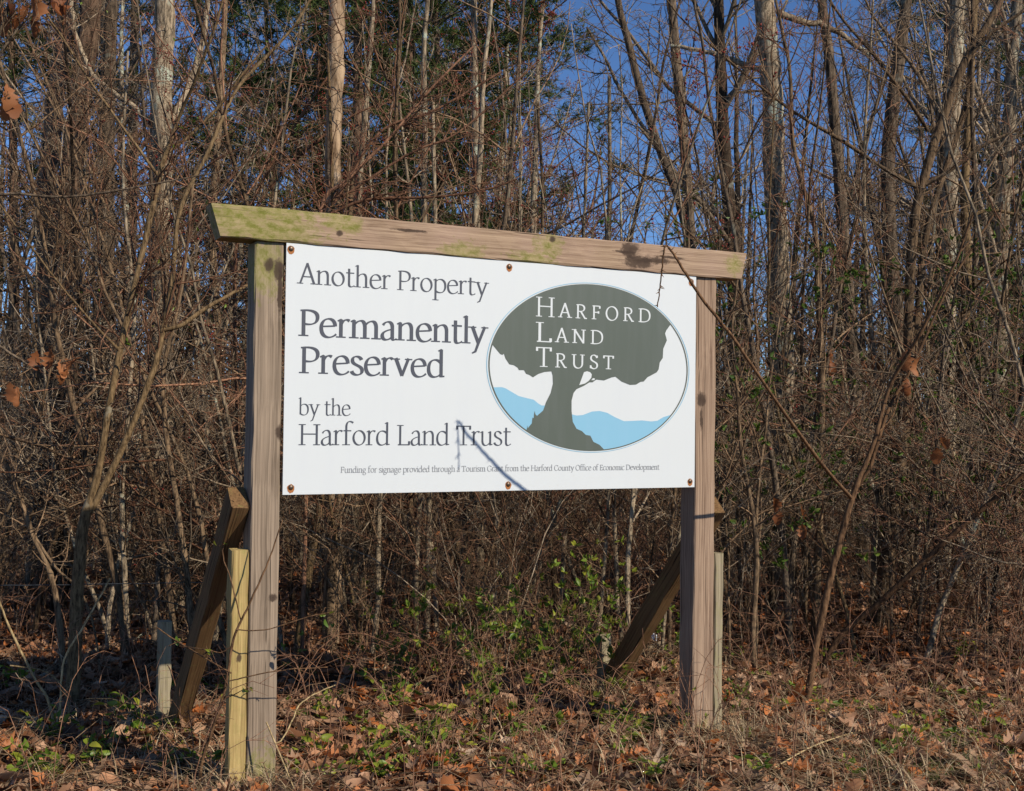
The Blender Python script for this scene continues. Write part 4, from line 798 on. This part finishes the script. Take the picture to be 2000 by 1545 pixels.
# wire of an old fence at the left
q, r = smooth_line([at(-60, 1143, 8.3), at(150, 1142, 8.4), at(375, 1138, 8.6), at(520, 1137, 8.9)], [.004] * 4, 24)
q += np.random.default_rng(3).normal(size=q.shape) * .002
tag(link('fence_wire', tube_mesh('fence_wire', [(q[None], r[None], 5)]), M['wire']), 'dark strand of wire strung through the brush at the left', 'wire')

# ------------------------------------------------------------------ low green growth
rngp = np.random.default_rng(77)
gs = [proto_brush(400 + k, .95, 8, M['twig_brown'], M['twig_brown'], M['green_leaf'], 180, (5, 2)) for k in range(4)]
for i, (bx, by, sc) in enumerate([(1000, 1400, 1.0), (905, 1350, 1.0), (1085, 1345, 1.05), (830, 1310, .95), (1150, 1330, .95), (1235, 1330, .8), (730, 1320, .7), (960, 1290, 1.1), (1060, 1270, 1.15), (1180, 1265, 1.0), (860, 1262, 1.0), (1030, 1330, 1.15), (1120, 1290, 1.2), (800, 1340, .8), (1270, 1290, .9), (1420, 1390, .45), (1330, 1420, .4)]):
    g = ground_at(bx, by + 28); sc *= .85; place('leafing_shrub', gs[i % 4], (g[0], g[1], float(gz(g[0], g[1]))), i * 1.3, sc, 'small shrub with fresh green leaf tufts under the board', 'shrub', 'green-leafed shrubs under the board')
def proto_seedling(seed, h, n):
    rng = np.random.default_rng(seed); ns = 4; K = 6; P = np.zeros((ns, K, 3)); a = rng.uniform(0, 6.28, ns); s_ = rng.uniform(.15, 1.0, ns)
    for k in range(K): t = k / (K - 1); P[:, k] = np.stack([np.cos(a) * s_ * h * t ** 1.4, np.sin(a) * s_ * h * t ** 1.4, h * t * rng.uniform(.75, 1.05, ns) - .01], 1)
    p, d = tips(rng, P, n, .004); d = d * .3 + rng.normal(size=d.shape) * np.array([.8, .8, .35]); d /= np.linalg.norm(d, axis=1, keepdims=True)
    V, F, T = scatter(rng, green_t, p, dir_mats(rng, d), rng.uniform(.03, .062, n), rng.uniform(0, 1, n))
    return [('stems', tube_mesh('stems', [(P, np.full((ns, K), .0016), 4)]), M['twig_brown']), ('foliage', np_mesh('foliage', V, F, True, T), M['green_leaf'])]
sd = [proto_seedling(500 + k, [.09, .14, .11, .17, .07][k], [16, 24, 18, 28, 14][k]) for k in range(5)]
spots = [(rngp.uniform(780, 1340), rngp.uniform(1400, 1540)) for _ in range(34)] + [(rngp.uniform(1400, 2000), rngp.uniform(1290, 1540)) for _ in range(30)] + [(rngp.uniform(0, 460), rngp.uniform(1330, 1545)) for _ in range(26)] + [(rngp.uniform(560, 800), rngp.uniform(1330, 1545)) for _ in range(20)]
for i, (bx, by) in enumerate(spots):
    g = ground_at(bx, by); grp = 'under the board' if 480 < bx < 1370 else 'right of the sign' if bx > 1370 else 'left of the sign'
    place('seedling', sd[i % 5], (g[0], g[1], float(gz(g[0], g[1])) + .01), rngp.uniform(0, 6), rngp.uniform(.8, 1.4), 'small green seedling in the leaf litter ' + grp, 'seedling', 'green seedlings in the leaf litter ' + grp)
# a crumpled scrap of litter and two fallen branches
bm = bmesh.new(); bmesh.ops.create_icosphere(bm, subdivisions=3, radius=.075)
for v in bm.verts:
    k = noise.noise(v.co * 24) * .5 + noise.noise(v.co * 55) * .35; v.co = Vector((v.co.x * 1.1, v.co.y * .8, v.co.z * .62)) * (1 + k)
me = bpy.data.meshes.new('paper_scrap'); bm.to_mesh(me); bm.free()
g = ground_at(1266, 1262); o = link('paper_scrap', me, M['scrap']); o.location = (g[0], g[1], float(gz(g[0], g[1])) + .05); tag(o, 'crumpled white scrap of litter behind the right brace', 'litter')
for (pts, wd, lab) in (([(1220, 1300), (1275, 1277), (1335, 1262)], .022, 'pale broken fallen branch under the right brace'), ([(640, 1352), (700, 1325), (770, 1300)], .012, 'thin pale fallen branch lying under the board'), ([(40, 1350), (160, 1295), (300, 1250)], .016, 'pale fallen pole in the brush at lower left')):
    P = np.array([ground_at(*p) for p in pts]); P[:, 2] = gz(P[:, 0], P[:, 1]) + .05; q, r = smooth_line(P, [wd, wd * .85, wd * .6], 14); q[1:-1] += np.random.default_rng(9).normal(size=q[1:-1].shape) * .01
    tag(link('fallen_branch', tube_mesh('fallen_branch', [(q[None], r[None], 8)]), M['bark_grey']), lab, 'branch')

# ------------------------------------------------------------------ the thicket and the woods behind
rngf = np.random.default_rng(2024)
saps = [proto_sapling(100 + k, [5.2, 6.4, 4.6, 5.8, 7.0, 5.0, 6.0, 4.2][k], [.022, .03, .016, .024, .034, .018, .026, .014][k], [M['bark_grey'], M['bark_brown'], M['bark_brown'], M['bark_grey'], M['bark_dark'], M['bark_smooth'], M['bark_grey'], M['bark_brown']][k],
        [M['twig_grey'], M['twig_red'], M['twig_red'], M['twig_grey'], M['twig_brown'], M['twig_red'], M['twig_brown'], M['twig_grey']][k], dens=1.15) for k in range(8)]
sap_green = [proto_sapling(130 + k, 4.8, .02, M['bark_brown'], M['twig_brown'], M['green_dark'], 900) for k in range(2)]
sap_red = [proto_sapling(140 + k, 6.2, .024, M['bark_grey'], M['twig_red'], buds=420) for k in range(2)]
brush = [proto_brush(200 + k, [1.5, 2.1, 2.6, 1.8, 2.4, 1.3][k], [12, 12, 11, 14, 12, 14][k], [M['twig_grey'], M['twig_brown'], M['twig_red']][k % 3], [M['twig_brown'], M['twig_grey'], M['twig_red']][k % 3]) for k in range(6)]
trees = [proto_tree(300 + k, [15, 17, 14, 18, 16][k], [.10, .15, .09, .17, .13][k], [M['bark_grey'], M['bark_dark'], M['bark_grey'], M['bark_dark'], M['bark_grey']][k], M['twig_grey']) for k in range(5)]
maples = [proto_tree(320 + k, 14, .10, M['bark_grey'], M['twig_red'], buds=2600) for k in range(2)]
pines = [proto_pine(340 + k, [17, 20, 15][k], [.17, .2, .15][k]) for k in range(3)]
def px_of(p):
    q = np.array([p[0], p[1], p[2] - CAMZ]); return IW / 2 + FPX * (q @ RT) / (q @ FW)
def spread(n, y0, y1, margin, mind, power=1.0):
    pts = []; tries = 0
    while len(pts) < n and tries < n * 60:
        tries += 1; y = y0 + (y1 - y0) * rngf.uniform() ** power; x = rngf.uniform(-1, 1) * (.44 * y + margin)
        if all((x - a) ** 2 + (y - b) ** 2 > mind ** 2 for a, b in pts): pts.append((x, y))
    return pts
def put(name, parts, x, y, sc, label, cat, group): return place(name, parts, (x, y, float(gz(x, y))), rngf.uniform(0, 6.28), sc, label, cat, group)
def zone(px, y=None):
    return 'left of the sign' if px < 480 else 'right of the sign' if px > 1400 else 'behind the left half of the board' if px < 940 else 'behind the right half of the board'
HUE = {'twig_grey': 'grey-twigged', 'twig_red': 'reddish-twigged', 'twig_brown': 'brown-twigged'}
def hue(parts): return HUE[parts[1][2].name]
for i, (x, y) in enumerate(spread(140, 8.8, 20, .8, .26, 1.35)):
    px = px_of((x, y, 2)); z = zone(px)
    if px > 1400 and y > 10 and rngf.uniform() < .34: put('leafing_sapling', sap_green[i % 2], x, y, rngf.uniform(.7, 1.1), 'sapling draped with small green leaves right of the sign', 'tree', 'green-leafed saplings right of the sign'); continue
    if 250 < px < 1380 and rngf.uniform() < .26: put('budding_sapling', sap_red[i % 2], x, y, rngf.uniform(.8, 1.1), 'bare sapling dotted with red buds ' + z, 'tree', 'red-budded saplings ' + z); continue
    p = saps[i % 8]; put('bare_sapling', p, x, y, rngf.uniform(.7, 1.1), 'thin leafless %s sapling in the thicket %s' % (hue(p), z), 'tree', '%s saplings %s' % (hue(p), z))
for i, (x, y) in enumerate(spread(170, 8.6, 28, .8, .36, 1.25)):
    px = px_of((x, y, 1)); z = zone(px); p = brush[i % 6]
    put('bare_shrub', p, x, y, rngf.uniform(.7, 1.2), 'low tangled leafless %s shrub %s' % (hue(p), z), 'shrub', '%s leafless shrubs %s' % (hue(p), z))
for i, (x, y) in enumerate(spread(74, 17, 62, 2.5, 1.2, 1.2)):
    px = px_of((x, y, 2)); z = zone(px)
    if (820 < px < 1020 or 1150 < px < 1350) and y < 45 and rngf.uniform() < .5: put('red_maple', maples[i % 2], x, y, rngf.uniform(.8, 1.1), 'leafless maple with red buds above the beam', 'tree', 'red-budded maples above the beam'); continue
    if 1010 < px < 1270: continue
    if px < 480 and i % 3 == 0: continue
    if 180 < px < 900 and y < 34 and i % 2: continue
    put('bare_tree', trees[i % 5], x, y, rngf.uniform(.8, 1.1), 'tall leafless tree deep in the woods ' + z, 'tree', 'tall leafless trees ' + z)
for i, (px, y) in enumerate([(30, 27), (235, 30), (560, 25), (700, 21), (790, 24), (880, 22), (945, 27), (620, 33), (420, 40), (-60, 30), (1960, 36), (2080, 30)]):
    p = at(px, 800, y); z = zone(px); put('pine_tree', pines[i % 3], p[0], p[1], rngf.uniform(.85, 1.1), 'green pine tree in the woods ' + z, 'tree', 'green pines ' + z)
slim = [proto_sapling(160 + k, [6.5, 5.6, 7.0, 6.0][k], [.030, .022, .036, .026][k], [M['bark_brown'], M['bark_dark'], M['bark_dark'], M['bark_brown']][k], [M['twig_brown'], M['twig_grey'], M['twig_brown'], M['twig_red']][k], dens=.8, lv=(13, 5, 3), lean=.07) for k in range(4)]
edge = [(rngf.uniform(1415, 2030), rngf.uniform(1175, 1300)) for _ in range(26)] + [(rngf.uniform(-20, 430), rngf.uniform(1180, 1300)) for _ in range(12)] + [(rngf.uniform(560, 1330), rngf.uniform(1150, 1250)) for _ in range(12)]
for i, (bx, by) in enumerate(edge):
    g = ground_at(bx, by); z = zone(bx)
    if bx > 1400 and i % 4 == 0: put('leafing_sapling', sap_green[i % 2], g[0], g[1], rngf.uniform(.7, 1.0), 'sapling draped with small green leaves right of the sign', 'tree', 'green-leafed saplings right of the sign'); continue
    put('dark_sapling', slim[i % 4], g[0], g[1], rngf.uniform(.75, 1.05), 'dark upright sapling at the edge of the thicket ' + z, 'tree', 'dark upright saplings ' + z)
for i in range(70):                   # the woods go on beyond the right edge of the view and shade its inside
    y = rngf.uniform(9, 34); x = .44 * y + rngf.uniform(1.2, 9); p, nm = ((saps[i % 8], 'bare_sapling'), (trees[i % 5], 'bare_tree'), (brush[i % 6], 'bare_shrub'))[i % 3]
    if nm == 'bare_tree' and y < 15: p, nm = saps[i % 8], 'bare_sapling'
    put(nm, p, x, y, rngf.uniform(.8, 1.1), {'bare_sapling': 'leafless sapling beyond the right edge of the picture', 'bare_tree': 'tall leafless tree beyond the right edge of the picture', 'bare_shrub': 'leafless shrub beyond the right edge of the picture'}[nm], 'shrub' if 'shrub' in nm else 'tree', nm.replace('_', ' ') + 's beyond the right edge')
# the far wood, one mass
rngw = np.random.default_rng(8); n = 820; y = rngw.uniform(36, 105, n); x = rngw.uniform(-1, 1, n) * (.47 * y + 4); h = rngw.uniform(4, 13, n)
h = np.where((x / y > .0) & (x / y < .13), np.minimum(h, y * .085), h)
P = np.zeros((n, 6, 3)); ln_ = rngw.normal(size=(n, 2)) * .06
for k in range(6): t = k / 5; P[:, k] = np.stack([x + ln_[:, 0] * h * t, y + ln_[:, 1] * h * t, -.1 + h * t], 1)
R = rngw.uniform(.04, .17, n)[:, None] * np.linspace(1, .2, 6)[None]; b1 = spawn(rngw, P, R, 13, (.02, .98), .85, .36, 5, .05, .1, .5, .016); b2 = spawn(rngw, *b1, 5, (.1, 1), .85, .55, 4, .03, .12, .6, .013)
tag(link('distant_wood', tube_mesh('distant_wood', [(P, R, 6), (b1[0], b1[1], 3), (b2[0], b2[1], 3)]), M['twig_brown']), 'far brown mass of leafless wood behind everything', 'woods', kind='stuff')
